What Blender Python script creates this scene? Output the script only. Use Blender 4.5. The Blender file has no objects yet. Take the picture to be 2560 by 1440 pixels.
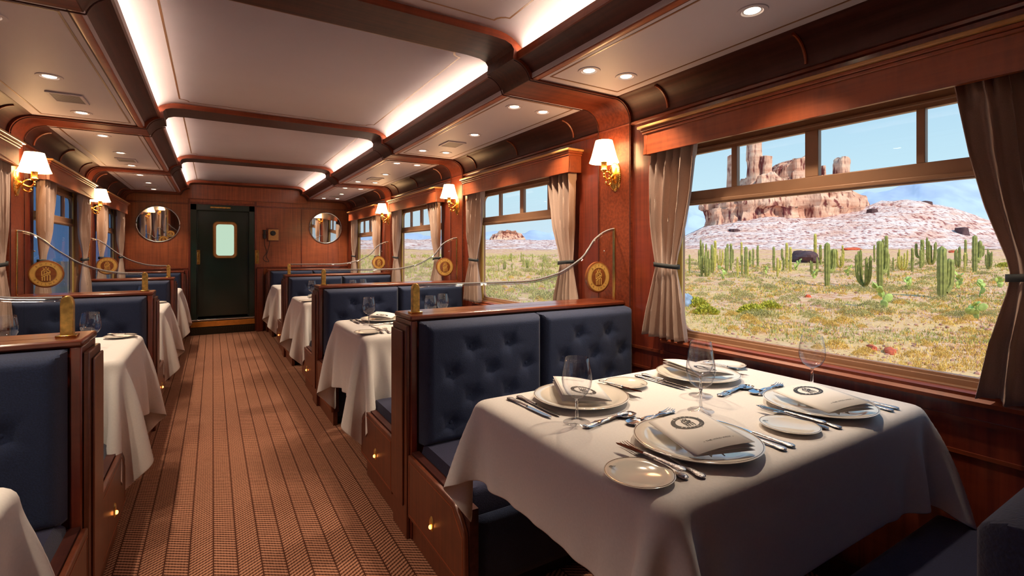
import bpy, bmesh, math, random
import numpy as np
from mathutils import Vector, Matrix, noise

C = bpy.context.scene.collection
PI = math.pi
random.seed(7)
# ---------------------------------------------------------------- camera
F, CX, CY, H = 1225.0, 1280.0, 629.0, 1.22
TH = math.atan((CX - 531.6) / F)
S_, C_ = math.sin(TH), math.cos(TH)
cd = bpy.data.cameras.new('camera')
cam = bpy.data.objects.new('camera', cd); C.objects.link(cam)
cd.sensor_width = 36.0; cd.lens = F / 2560 * 36.0
cd.shift_y = -(720 - CY) / 2560
cd.clip_start = 0.02; cd.clip_end = 3000
cam.location = (0, 0, H); cam.rotation_euler = (PI / 2, 0, -TH)
bpy.context.scene.camera = cam
# ---------------------------------------------------------------- world, sun, exposure
sc = bpy.context.scene
sc.view_settings.view_transform = 'Standard'; sc.view_settings.look = 'None'
sc.view_settings.exposure = 0.0; sc.view_settings.gamma = 1.0
sc.view_settings.use_curve_mapping = False
sc.cycles.max_bounces = 8; sc.cycles.diffuse_bounces = 4; sc.cycles.glossy_bounces = 4
sc.cycles.transmission_bounces = 8; sc.cycles.transparent_max_bounces = 12
sc.cycles.sample_clamp_indirect = 4.0
sc.cycles.use_denoising = True
sc.cycles.caustics_reflective = False; sc.cycles.caustics_refractive = False
W = bpy.data.worlds.new('sky'); sc.world = W; W.use_nodes = True
nt = W.node_tree; nt.nodes.clear()
tc = nt.nodes.new('ShaderNodeTexCoord'); sep = nt.nodes.new('ShaderNodeSeparateXYZ')
rmp = nt.nodes.new('ShaderNodeValToRGB'); bg = nt.nodes.new('ShaderNodeBackground'); wo = nt.nodes.new('ShaderNodeOutputWorld')
nt.links.new(tc.outputs['Generated'], sep.inputs[0]); nt.links.new(sep.outputs['Z'], rmp.inputs[0])
e = rmp.color_ramp.elements
e[0].position = 0.0; e[0].color = (0.68, 0.84, 0.95, 1); e[1].position = 0.5; e[1].color = (0.22, 0.50, 0.85, 1)
el = rmp.color_ramp.elements.new(0.12); el.color = (0.60, 0.86, 0.98, 1)
nt.links.new(rmp.outputs[0], bg.inputs[0]); bg.inputs[1].default_value = 1.0
nt.links.new(bg.outputs[0], wo.inputs[0])
sl = bpy.data.lights.new('sun', 'SUN'); sl.energy = 3.9; sl.angle = 0.01; sl.color = (1.0, 0.93, 0.82)
sun = bpy.data.objects.new('sun', sl); C.objects.link(sun)
sun.rotation_euler = Vector((-0.015, 0.72, -0.69)).to_track_quat('-Z', 'Y').to_euler()

# ---------------------------------------------------------------- small helpers
def tag(o, label=None, cat=None, group=None, kind=None):
    if label: o['label'] = label
    if cat: o['category'] = cat
    if group: o['group'] = group
    if kind: o['kind'] = kind
    return o
def thing(name, label, cat, loc=(0, 0, 0), rz=0.0, group=None):
    o = bpy.data.objects.new(name, None); C.objects.link(o); o.empty_display_size = 0.05
    o.location = loc; o.rotation_euler = (0, 0, rz)
    return tag(o, label, cat, group)
def dup(root, loc, rz=None, label=None, group=None):
    def cp(o, parent):
        c = o.copy(); C.objects.link(c)
        if parent is not None: c.parent = parent
        for ch in list(kids.get(o.name, [])): cp(ch, c)
        return c
    kids = {}
    def walk(o):
        kids[o.name] = list(o.children)
        for ch in o.children: walk(ch)
    walk(root)
    r = cp(root, None); r.location = loc
    if rz is not None: r.rotation_euler = (0, 0, rz)
    if label: r['label'] = label
    if group: r['group'] = group
    return r
def setin(b, names, val):
    for n in names:
        if n in b.inputs:
            b.inputs[n].default_value = val; return
def newmat(name):
    m = bpy.data.materials.new(name); m.use_nodes = True
    b = m.node_tree.nodes['Principled BSDF']
    return m, m.node_tree, b
def mat(name, col, rough=0.5, metal=0.0, var=0.0, scale=20.0, bump=0.0, coat=0.0, sheen=0.0, emit=None, estr=0.0, spec=None):
    m, t, b = newmat(name)
    c = tuple(col) + (1,)
    b.inputs['Base Color'].default_value = c
    b.inputs['Roughness'].default_value = rough; b.inputs['Metallic'].default_value = metal
    if coat: setin(b, ['Coat Weight'], coat); setin(b, ['Coat Roughness'], 0.12)
    if sheen: setin(b, ['Sheen Weight'], sheen); setin(b, ['Sheen Roughness'], 0.5)
    if spec is not None: setin(b, ['Specular IOR Level'], spec)
    if emit: setin(b, ['Emission Color'], tuple(emit) + (1,)); setin(b, ['Emission Strength'], estr)
    tcn = t.nodes.new('ShaderNodeTexCoord'); nz = t.nodes.new('ShaderNodeTexNoise')
    nz.inputs['Scale'].default_value = scale; nz.inputs['Detail'].default_value = 4
    t.links.new(tcn.outputs['Object'], nz.inputs['Vector'])
    if var:
        r = t.nodes.new('ShaderNodeValToRGB')
        r.color_ramp.elements[0].position = 0.3; r.color_ramp.elements[1].position = 0.7
        r.color_ramp.elements[0].color = tuple(x * (1 - var) for x in col) + (1,)
        r.color_ramp.elements[1].color = tuple(min(1, x * (1 + var)) for x in col) + (1,)
        t.links.new(nz.outputs['Fac'], r.inputs[0]); t.links.new(r.outputs[0], b.inputs['Base Color'])
    if bump:
        bp = t.nodes.new('ShaderNodeBump'); bp.inputs['Strength'].default_value = bump; bp.inputs['Distance'].default_value = 0.002
        t.links.new(nz.outputs['Fac'], bp.inputs['Height']); t.links.new(bp.outputs[0], b.inputs['Normal'])
    return m
def wood(name, dark, light, axis='Z', rough=0.28, coat=0.35, sc=1.0, figure=0.35, spec=0.5):
    """polished mahogany veneer: fine grain running along one axis with a faint cross figure"""
    m, t, b = newmat(name)
    tcn = t.nodes.new('ShaderNodeTexCoord'); mp = t.nodes.new('ShaderNodeMapping')
    s = {'X': (2, 60, 60), 'Y': (60, 2, 60), 'Z': (60, 60, 2)}[axis]
    mp.inputs['Scale'].default_value = tuple(x * sc for x in s)
    n1 = t.nodes.new('ShaderNodeTexNoise'); n1.inputs['Scale'].default_value = 1.0; n1.inputs['Detail'].default_value = 5
    mp2 = t.nodes.new('ShaderNodeMapping'); s2 = {'X': (14, 3, 3), 'Y': (3, 14, 3), 'Z': (3, 3, 14)}[axis]
    mp2.inputs['Scale'].default_value = s2
    n2 = t.nodes.new('ShaderNodeTexNoise'); n2.inputs['Scale'].default_value = 1.6; n2.inputs['Detail'].default_value = 2; n2.inputs['Distortion'].default_value = 1.2
    mx = t.nodes.new('ShaderNodeMath'); mx.operation = 'MULTIPLY_ADD'; mx.inputs[1].default_value = figure
    r = t.nodes.new('ShaderNodeValToRGB')
    r.color_ramp.elements[0].position = 0.32; r.color_ramp.elements[0].color = tuple(dark) + (1,)
    r.color_ramp.elements[1].position = 0.95; r.color_ramp.elements[1].color = tuple(light) + (1,)
    t.links.new(tcn.outputs['Object'], mp.inputs[0]); t.links.new(mp.outputs[0], n1.inputs['Vector'])
    t.links.new(tcn.outputs['Object'], mp2.inputs[0]); t.links.new(mp2.outputs[0], n2.inputs['Vector'])
    t.links.new(n2.outputs['Fac'], mx.inputs[0]); t.links.new(n1.outputs['Fac'], mx.inputs[2])
    t.links.new(mx.outputs[0], r.inputs[0]); t.links.new(r.outputs[0], b.inputs['Base Color'])
    b.inputs['Roughness'].default_value = rough; setin(b, ['Specular IOR Level'], spec)
    setin(b, ['Coat Weight'], coat); setin(b, ['Coat Roughness'], 0.15)
    return m
def glassmat(name, col=(1, 1, 1), mixf=0.08, rough=0.0, solid=False):
    m = bpy.data.materials.new(name); m.use_nodes = True; t = m.node_tree; t.nodes.clear()
    out = t.nodes.new('ShaderNodeOutputMaterial')
    if solid:
        g = t.nodes.new('ShaderNodeBsdfGlass'); g.inputs['IOR'].default_value = 1.45; g.inputs['Roughness'].default_value = 0
        g.inputs['Color'].default_value = tuple(col) + (1,)
        t.links.new(g.outputs[0], out.inputs[0]); return m
    tr = t.nodes.new('ShaderNodeBsdfTransparent'); tr.inputs[0].default_value = tuple(col) + (1,)
    gl = t.nodes.new('ShaderNodeBsdfGlossy'); gl.inputs['Roughness'].default_value = rough
    fr = t.nodes.new('ShaderNodeFresnel'); fr.inputs[0].default_value = 1.45
    geo = t.nodes.new('ShaderNodeNewGeometry')
    ml = t.nodes.new('ShaderNodeMath'); ml.operation = 'MULTIPLY'
    sb = t.nodes.new('ShaderNodeMath'); sb.operation = 'SUBTRACT'; sb.inputs[0].default_value = 1.0
    t.links.new(geo.outputs['Backfacing'], sb.inputs[1])
    t.links.new(fr.outputs[0], ml.inputs[0]); t.links.new(sb.outputs[0], ml.inputs[1])
    mx = t.nodes.new('ShaderNodeMixShader')
    t.links.new(ml.outputs[0], mx.inputs[0]); t.links.new(tr.outputs[0], mx.inputs[1]); t.links.new(gl.outputs[0], mx.inputs[2])
    t.links.new(mx.outputs[0], out.inputs[0]); return m
def bandmat():
    m = glassmat('bevelled glass band', (.75, .75, .78), rough=.03); t = m.node_tree
    mx = [n for n in t.nodes if n.type == 'MIX_SHADER'][0]
    for l in list(t.links):
        if l.to_socket == mx.inputs[0]: t.links.remove(l)
    mx.inputs[0].default_value = .14; return m
def emitmat(name, col, s):
    m = bpy.data.materials.new(name); m.use_nodes = True; t = m.node_tree; t.nodes.clear()
    out = t.nodes.new('ShaderNodeOutputMaterial'); em = t.nodes.new('ShaderNodeEmission')
    em.inputs[0].default_value = tuple(col) + (1,); em.inputs[1].default_value = s
    t.links.new(em.outputs[0], out.inputs[0]); return m
def srgb(r, g, b):
    f = lambda v: (v / 255) / 12.92 if v / 255 <= 0.04045 else ((v / 255 + 0.055) / 1.055) ** 2.4
    return (f(r), f(g), f(b))

class MB:
    """mesh builder: collects shapes, then links them as one object"""
    def __init__(s): s.v = []; s.f = []
    def add(s, vs, fs):
        n = len(s.v); s.v += [tuple(p) for p in vs]; s.f += [tuple(i + n for i in f) for f in fs]; return s
    def box(s, x0, x1, y0, y1, z0, z1, M=None):
        p = [Vector((x, y, z)) for z in (z0, z1) for y in (y0, y1) for x in (x0, x1)]
        if M: p = [M @ q for q in p]
        return s.add(p, [(0, 2, 3, 1), (4, 5, 7, 6), (0, 1, 5, 4), (2, 6, 7, 3), (0, 4, 6, 2), (1, 3, 7, 5)])
    def prism(s, pts, axis, a, b):
        """closed 2-D outline (counter-clockwise) swept along an axis; pts are the other two coordinates in order"""
        def P(u, v, w): return {'X': (w, u, v), 'Y': (u, w, v), 'Z': (u, v, w)}[axis]
        n = len(pts); vs = [P(u, v, a) for u, v in pts] + [P(u, v, b) for u, v in pts]
        fs = [tuple(range(n))[::-1], tuple(range(n, 2 * n))] + [(i, (i + 1) % n, n + (i + 1) % n, n + i) for i in range(n)]
        return s.add(vs, fs)
    def strip(s, outer, inner, axis, a, b):
        """ring between two outlines with the same number of points, with thickness"""
        def P(u, v, w): return {'X': (w, u, v), 'Y': (u, w, v), 'Z': (u, v, w)}[axis]
        n = len(outer)
        vs = [P(*p, a) for p in outer] + [P(*p, a) for p in inner] + [P(*p, b) for p in outer] + [P(*p, b) for p in inner]
        fs = []
        for i in range(n):
            j = (i + 1) % n
            fs += [(i, n + i, n + j, j), (2 * n + i, 2 * n + j, 3 * n + j, 3 * n + i), (i, j, 2 * n + j, 2 * n + i), (n + i, 3 * n + i, 3 * n + j, n + j)]
        return s.add(vs, fs)
    def lathe(s, prof, c=(0, 0, 0), n=32, axis='Z', sx=1.0, sy=1.0):
        vs = []; fs = []; c = Vector(c)
        for r, h in prof:
            for k in range(n):
                a = 2 * PI * k / n; u, v = r * math.cos(a) * sx, r * math.sin(a) * sy
                vs.append(c + Vector({'Z': (u, v, h), 'X': (h, u, v), 'Y': (v, h, u)}[axis]))
        for i in range(len(prof) - 1):
            for k in range(n):
                fs.append((i * n + k, i * n + (k + 1) % n, (i + 1) * n + (k + 1) % n, (i + 1) * n + k))
        fs.append(tuple(range(n))[::-1]); m = (len(prof) - 1) * n; fs.append(tuple(range(m, m + n)))
        return s.add(vs, fs)
    def tube(s, path, r, n=8, closed=False):
        path = [Vector(p) for p in path]; rs = r if isinstance(r, (list, tuple)) else [r] * len(path)
        vs = []; fs = []; up = Vector((0, 0, 1)); L = len(path)
        for i, p in enumerate(path):
            a = path[(i - 1) % L] if closed else path[max(0, i - 1)]; b = path[(i + 1) % L] if closed else path[min(L - 1, i + 1)]
            d = (b - a).normalized(); u = d.cross(up)
            if u.length < 0.05: u = d.cross(Vector((1, 0, 0)))
            u.normalize(); w = u.cross(d).normalized()
            for k in range(n):
                an = 2 * PI * k / n; vs.append(p + (u * math.cos(an) + w * math.sin(an)) * rs[i])
        for i in range(L if closed else L - 1):
            j = (i + 1) % L
            for k in range(n):
                fs.append((i * n + k, i * n + (k + 1) % n, j * n + (k + 1) % n, j * n + k))
        if not closed: fs += [tuple(range(n))[::-1], tuple(range((L - 1) * n, L * n))]
        return s.add(vs, fs)
    def grid(s, fn, nu, nv, closed_u=False):
        vs = [fn(i / nu, j / nv) for j in range(nv + 1) for i in range(nu + (0 if closed_u else 1))]
        w = nu if closed_u else nu + 1; fs = []
        for j in range(nv):
            for i in range(nu):
                a = j * w + i; b = j * w + (i + 1) % w; fs.append((a, b, b + w, a + w))
        return s.add(vs, fs)
    def ball(s, c, rx, ry, rz, nu=12, nv=8, M=None):
        vs = []; fs = []
        for j in range(nv + 1):
            t = PI * j / nv
            for i in range(nu):
                a = 2 * PI * i / nu; q = Vector((rx * math.sin(t) * math.cos(a), ry * math.sin(t) * math.sin(a), rz * math.cos(t)))
                if M: q = M @ q
                vs.append(Vector(c) + q)
        for j in range(nv):
            for i in range(nu):
                fs.append((j * nu + i, (j + 1) * nu + i, (j + 1) * nu + (i + 1) % nu, j * nu + (i + 1) % nu))
        return s.add(vs, fs)
    def build(s, name, m, parent=None, smooth=0.7, bevel=0.0, solid=0.0, kind=None, subsurf=0, origin=None):
        me = bpy.data.meshes.new(name)
        v = s.v
        if origin is not None: v = [(p[0] - origin[0], p[1] - origin[1], p[2] - origin[2]) for p in v]
        me.from_pydata(v, [], s.f); me.update()
        bm = bmesh.new(); bm.from_mesh(me); bmesh.ops.remove_doubles(bm, verts=bm.verts, dist=1e-6)
        bmesh.ops.recalc_face_normals(bm, faces=bm.faces); bm.to_mesh(me); bm.free()
        if smooth:
            me.polygons.foreach_set('use_smooth', [True] * len(me.polygons)); me.set_sharp_from_angle(angle=smooth)
        me.materials.append(m)
        o = bpy.data.objects.new(name, me); C.objects.link(o)
        if origin is not None: o.location = origin
        if parent is not None: o.parent = parent
        if kind: o['kind'] = kind
        if solid: q = o.modifiers.new('thickness', 'SOLIDIFY'); q.thickness = solid; q.offset = 0
        if bevel:
            q = o.modifiers.new('bevel', 'BEVEL'); q.width = bevel; q.segments = 2; q.limit_method = 'ANGLE'; q.angle_limit = 0.6
        if subsurf: q = o.modifiers.new('sub', 'SUBSURF'); q.levels = subsurf; q.render_levels = subsurf
        return o
def arc(cx, cz, r, a0, a1, n=8):
    return [(cx + r * math.cos(math.radians(a0 + (a1 - a0) * i / n)), cz + r * math.sin(math.radians(a0 + (a1 - a0) * i / n))) for i in range(n + 1)]
def rrect(x0, x1, y0, y1, r, n=5):
    p = []
    for cx, cy, a in ((x1 - r, y1 - r, 0), (x0 + r, y1 - r, 90), (x0 + r, y0 + r, 180), (x1 - r, y0 + r, 270)):
        p += arc(cx, cy, r, a, a + 90, n)
    return p
def lerp(tab, x):
    if x <= tab[0][0]: return tab[0][1]
    for (a, p), (b, q) in zip(tab, tab[1:]):
        if x <= b: return p + (q - p) * (x - a) / (b - a)
    return tab[-1][1]

# ---------------------------------------------------------------- materials
WD = wood('mahogany vertical grain', (0.065, 0.009, 0.006), (0.200, 0.034, 0.014), 'Z')
WDY = wood('mahogany lengthwise grain', (0.075, 0.012, 0.006), (0.225, 0.045, 0.014), 'Y')
WDX = wood('mahogany crosswise grain', (0.075, 0.014, 0.007), (0.22, 0.045, 0.015), 'X')
WDB = wood('end wall mahogany veneer', (0.120, 0.025, 0.010), (0.33, 0.085, 0.028), 'Z', rough=0.35)
WDP = wood('booth panel mahogany', (0.065, 0.014, 0.006), (0.17, 0.042, 0.016), 'Z', rough=0.4, coat=0.2)
WDK = wood('dark mahogany beam veneer', (0.030, 0.008, 0.007), (0.085, 0.024, 0.018), 'Y', rough=0.5, coat=0.0, spec=0.22)
WDR = wood('satin mahogany rib veneer', (0.070, 0.012, 0.005), (0.21, 0.042, 0.015), 'X', rough=0.42, coat=0.0, spec=0.28)
WDC = wood('rib mahogany with shade in the colour', (0.022, 0.006, 0.004), (0.075, 0.019, 0.010), 'X', rough=0.5, coat=0.0, spec=0.2)  # same wood as the ribs, with shade put into the colour
WDL = wood('pelmet wood', (0.13, 0.022, 0.007), (0.30, 0.064, 0.018), 'Y', figure=0.7, rough=0.4, coat=0.15)
WGOLD = wood('pale gold wood strip', (0.42, 0.20, 0.06), (0.62, 0.33, 0.11), 'Y', rough=0.3)
CREAM = mat('cream ceiling panel', (0.56, 0.50, 0.56), 0.55, var=0.02, scale=3)
COVE = mat('white cove paint', (0.85, 0.80, 0.75), 0.5)
INLAY = mat('brown inlay line', (0.20, 0.085, 0.03), 0.35)
LED = emitmat('warm led strip', (1.0, 0.76, 0.54), 75)
BRASS = mat('polished brass', (0.80, 0.50, 0.14), 0.18, 1.0, var=0.15, scale=30)
BRASSD = mat('patinated brass', (0.72, 0.45, 0.12), 0.32, .75, var=0.4, scale=45)
GOLD = mat('gilded sconce metal', (0.90, 0.52, 0.13), 0.22, 1.0, var=0.12, scale=80, bump=0.3)
STEEL = mat('silver cutlery metal', (0.72, 0.72, 0.74), 0.16, 1.0)
ORN = mat('engraved silver handle', (0.55, 0.54, 0.56), 0.3, 1.0, var=0.45, scale=260, bump=0.9)
CHROME = mat('brushed chrome', (0.6, 0.6, 0.62), 0.25, 1.0)
CHINA = mat('glazed ivory china', (0.82, 0.77, 0.68), 0.12, coat=0.4)
RIM = mat('dark rim line glaze', (0.10, 0.05, 0.03), 0.25)
CLOTH = mat('white table linen', (0.80, 0.76, 0.73), 0.85, var=0.03, scale=160, bump=0.12, sheen=0.15)
PAPER = mat('ivory menu card', (0.86, 0.82, 0.78), 0.7)
INK = mat('black ink', (0.012, 0.012, 0.014), 0.6)
BLUE = mat('navy upholstery fabric', (0.009, 0.019, 0.058), 0.9, var=0.28, scale=240, bump=0.5, sheen=0.12)
BLUED = mat('indigo seat fabric', (0.012, 0.014, 0.048), 0.9, var=0.25, scale=240, bump=0.5, sheen=0.10)
CURT = mat('taupe curtain fabric', (0.42, 0.29, 0.23), 0.85, var=0.06, scale=300, bump=0.3, sheen=0.25)
BAND = mat('black curtain band', (0.010, 0.014, 0.016), 0.7)
FRAME = mat('bronze window frame', (0.36, 0.19, 0.105), 0.42, 0.1, var=0.06, scale=12)
REVEAL = mat('golden jamb with warm light in the colour', (0.85, 0.58, 0.16), 0.35, 0.15, var=0.1, scale=8)  # gold of the jambs carries the warm light in its colour
BLACK = mat('black recess', (0.012, 0.010, 0.010), 0.6)
GREEN = mat('dark green door lacquer', (0.004, 0.022, 0.018), 0.22, coat=0.5, var=0.2, scale=5)
VENTM = mat('grey vent grille', (0.42, 0.38, 0.36), 0.5)
PANE = glassmat('clear window glass')
PANEL = glassmat('window glass with blue reflection in the tint', (0.34, 0.44, 0.60))  # left panes: their dim blue reflection is put into the glass tint
SCREEN = glassmat('clear partition glass', (0.97, 0.985, 0.98))
BEVEL = bandmat(); EDGEG = mat('polished glass edge', (.55, .58, .60), .12, .6)
WINE = glassmat('crystal wine glass', (0.97, 0.97, 0.98))
SHADE = emitmat('glowing lamp shade', (1.0, 0.58, 0.26), 27.0)
LENS = emitmat('downlight lens', (1.0, 0.80, 0.52), 14)
FLOORL = emitmat('amber step light', (1.0, 0.30, 0.06), 9)
FROST = emitmat('lit frosted pane', (0.50, 0.68, 0.52), 1.05)
EMW = wood('emblem wood', (0.16, 0.045, 0.012), (0.28, 0.09, 0.025), 'X')
EMG = mat('emblem gold', (0.80, 0.50, 0.13), 0.35, 0.25, var=0.1, scale=40)
EMK = mat('emblem etched lettering', (0.25, 0.13, 0.03), 0.5)
MIRROR = mat('silver mirror', (0.85, 0.85, 0.85), 0.02, 1.0)

def carpet():
    m, t, b = newmat('herringbone carpet')
    N, L = t.nodes, t.links
    def math_(op, a, bb=None, c=None):
        n = N.new('ShaderNodeMath'); n.operation = op
        for i, x in enumerate((a, bb, c)):
            if x is None: continue
            if isinstance(x, (int, float)): n.inputs[i].default_value = x
            else: L.new(x, n.inputs[i])
        return n.outputs[0]
    tcn = N.new('ShaderNodeTexCoord'); sp = N.new('ShaderNodeSeparateXYZ'); L.new(tcn.outputs['Object'], sp.inputs[0])
    nz = N.new('ShaderNodeTexNoise'); nz.inputs['Scale'].default_value = 90; L.new(tcn.outputs['Object'], nz.inputs['Vector'])
    x = math_('ADD', sp.outputs['X'], 10.022)
    u = math_('DIVIDE', x, 0.0815)
    fr = math_('FRACT', u); fl = math_('FLOOR', u); par = math_('MODULO', fl, 2.0)
    sgn = math_('MULTIPLY_ADD', par, 2.0, -1.0)
    dy = math_('MULTIPLY', math_('MULTIPLY', math_('SUBTRACT', fr, 0.5), sgn), 0.055)
    yy = math_('ADD', math_('ADD', sp.outputs['Y'], dy), math_('MULTIPLY', nz.outputs['Fac'], 0.004))
    rib = math_('SINE', math_('MULTIPLY', yy, 2 * PI / 0.0195))
    xr = math_('SINE', math_('MULTIPLY', sp.outputs['X'], 2 * PI / 0.0102))
    f1 = math_('MULTIPLY_ADD', rib, 0.42, 0.5); f1 = math_('MULTIPLY_ADD', xr, 0.10, f1)
    edge = math_('GREATER_THAN', math_('ABSOLUTE', math_('SUBTRACT', fr, 0.5)), 0.468)
    f2 = math_('MULTIPLY', f1, math_('SUBTRACT', 1.0, math_('MULTIPLY', edge, 0.85)))
    f3 = math_('MULTIPLY_ADD', math_('SUBTRACT', nz.outputs['Fac'], 0.5), 0.35, f2)
    r = N.new('ShaderNodeValToRGB'); L.new(f3, r.inputs[0])
    r.color_ramp.elements[0].position = 0.1; r.color_ramp.elements[0].color = (0.060, 0.020, 0.011, 1)
    r.color_ramp.elements[1].position = 0.85; r.color_ramp.elements[1].color = (0.42, 0.20, 0.125, 1)
    L.new(r.outputs[0], b.inputs['Base Color']); b.inputs['Roughness'].default_value = 0.95
    setin(b, ['Specular IOR Level'], 0.1)
    bp = N.new('ShaderNodeBump'); bp.inputs['Strength'].default_value = 0.6; bp.inputs['Distance'].default_value = 0.003
    L.new(f2, bp.inputs['Height']); L.new(bp.outputs[0], b.inputs['Normal'])
    return m
CARPET = carpet()

# ---------------------------------------------------------------- the carriage: dimensions
P = 2.10; XR, XL, XM = 1.96, -1.046, 0.457          # period, right wall, left wall, mid line
XA, XB = 0.70, -0.33                               # aisle faces of right and left benches
Y0, YE = -2.3, 8.50
def rib_y(i): return (1.945 + P * i, 2.20 + P * i)
def bay_c(i): return 1.0225 + P * i                # centre of bay i
BAYS = (0, 1, 2, 3)
def mir(x): return 2 * XM - x

# floor, ceilings
MB().box(XL - .06, XR + .06, Y0, YE + .3, -0.04, 0.0).build('floor', CARPET, kind='structure', smooth=0)
cv = []   # central raised ceiling with white coved edges
prof = [(XM, 2.235)] + [(1.09, 2.235)] + arc(1.09, 2.125, 0.11, 80, 25, 6)[0:] + [(1.193 + .03, 2.135)]
prof = [(XM, 2.235), (1.10, 2.235)] + [(1.10 + 0.155 * math.sin(t * PI / 2 / 8), 2.135 + 0.10 * math.cos(t * PI / 2 / 8)) for t in range(1, 9)]
full = [(mir(x), z) for x, z in prof[::-1]] + prof[1:]
for i in range(-2, 4):
    a, b = (Y0 if i == -2 else rib_y(i - 1)[1] - .02), rib_y(i)[0] + .02
    if i == -2: continue
    mb = MB(); mb.grid(lambda u, v: (full[min(len(full) - 1, int(round(u * (len(full) - 1))))][0], a + (b - a) * v, full[min(len(full) - 1, int(round(u * (len(full) - 1))))][1]), len(full) - 1, 1)
    c_ = mb.build('ceiling', COVE if False else CREAM, kind='structure', solid=0.004)
    # inlay line with notched corners
    m2 = MB(); x1, y1, y2, w, nt_ = 1.105, a + .09, b - .09, 0.009, 0.05
    def notch(d):
        X1, X0_, Ya, Yb = x1 - d, mir(x1) + d, y1 + d, y2 - d; r = nt_
        cns = [(X1, Yb), (X0_, Yb), (X0_, Ya), (X1, Ya)]
        q = []
        for k, (cx, cy) in enumerate(cns):
            sx = 1 if cx > XM else -1; sy = 1 if cy > (Ya + Yb) / 2 else -1
            pa = [(cx - sx * r * math.sin(t * PI / 8), cy - sy * r * math.cos(t * PI / 8)) for t in range(5)]
            if (sx, sy) in ((1, 1), (-1, -1)): q += pa
            else: q += pa[::-1]
        return q
    m2.strip(notch(0), notch(w), 'Z', 2.2325, 2.2352)
    m2.build('inlay_line', INLAY, c_)
# side ceilings
for side in (0, 1):
    for i in range(-1, 4):
        a, b = rib_y(i - 1)[1] - .02, rib_y(i)[0] + .02
        xs = (1.30, 1.862) if side == 0 else (mir(1.862), mir(1.30))
        c_ = MB().box(xs[0], xs[1], a, b, 2.05, 2.075).build('ceiling', CREAM, kind='structure')
        d = 0.055; w = 0.008; yy0, yy1 = a + .02 + d, b - .02 - d; xx0, xx1 = xs[0] + .03 + d - .02, xs[1] - d - .01
        m2 = MB(); m2.strip([(xx0, yy0), (xx1, yy0), (xx1, yy1), (xx0, yy1)], [(xx0 + w, yy0 + w), (xx1 - w, yy0 + w), (xx1 - w, yy1 - w), (xx0 + w, yy1 - w)], 'Z', 2.0485, 2.0502)
        m2.build('inlay_line', INLAY, c_)
# shell above so no sky leaks in
MB().box(XL - .08, XR + .08, Y0 - .05, YE + .35, 2.33, 2.38).build('ceiling', BLACK, kind='structure')
# longitudinal cornice beams, wall coves, led strips
cav = arc(1.205, 2.02, 0.105, 82, 15, 8)
beam = [(1.224, 2.150), (1.220, 2.125)] + [(x + .004, z) for x, z in cav] + [(1.318, 2.047), (1.342, 2.047), (1.342, 2.30), (1.29, 2.30), (1.29, 2.150)]
tn = [0]
def trim(mb, m, **k):
    tn[0] += 1
    return mb.build('trim_%d' % tn[0], m, kind='structure', **k)
for s in (0, 1):
    pts = beam if s == 0 else [(mir(x), z) for x, z in beam]
    trim(MB().prism(pts, 'Y', Y0, YE), WDK)
    # light wood lip at the top of the cornice
    lip = [(1.216, 2.122), (1.226, 2.122), (1.226, 2.156), (1.216, 2.156)]
    lip = lip if s == 0 else [(mir(x), z) for x, z in lip]
    trim(MB().prism(lip, 'Y', Y0, YE), WDY)
    # wall cove, a hollow quarter round
    cove = [(1.962, 1.925), (1.958, 1.932)] + arc(1.853, 1.94, 0.105, 2, 84, 8) + [(1.858, 2.049), (1.845, 2.049), (1.845, 2.06), (1.97, 2.10), (1.99, 1.925)]
    cove = cove if s == 0 else [(mir(x), z) for x, z in cove]
    trim(MB().prism(cove, 'Y', Y0, YE), WDK)
    mold = [(1.962, 1.908), (1.948, 1.912), (1.944, 1.922), (1.951, 1.930), (1.962, 1.932)]
    mold = mold if s == 0 else [(mir(x), z) for x, z in mold]
    trim(MB().prism(mold, 'Y', Y0, YE), WDY)
    bd = [(1.305, 2.044), (1.318, 2.040), (1.334, 2.044), (1.334, 2.052), (1.305, 2.052)]
    bd = bd if s == 0 else [(mir(x), z) for x, z in bd]
    trim(MB().prism(bd, 'Y', Y0, YE), WDL)
    for i in range(-1, 4):
        a, b = rib_y(i - 1)[1] + .01, rib_y(i)[0] - .01
        x0, x1 = (1.232, 1.247) if s == 0 else (mir(1.247), mir(1.232))
        o = MB().box(x0, x1, a, b, 2.150, 2.153).build('light_strip', LED, origin=None)
        side = 'right' if s == 0 else 'left'
        tag(o, 'warm white light strip in the %s ceiling cove, %s' % (side, ['behind the camera', 'nearest the camera', 'second from the camera', 'third from the camera', 'last before the end wall'][i + 1]), 'light strip', 'cove light strips')
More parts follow.
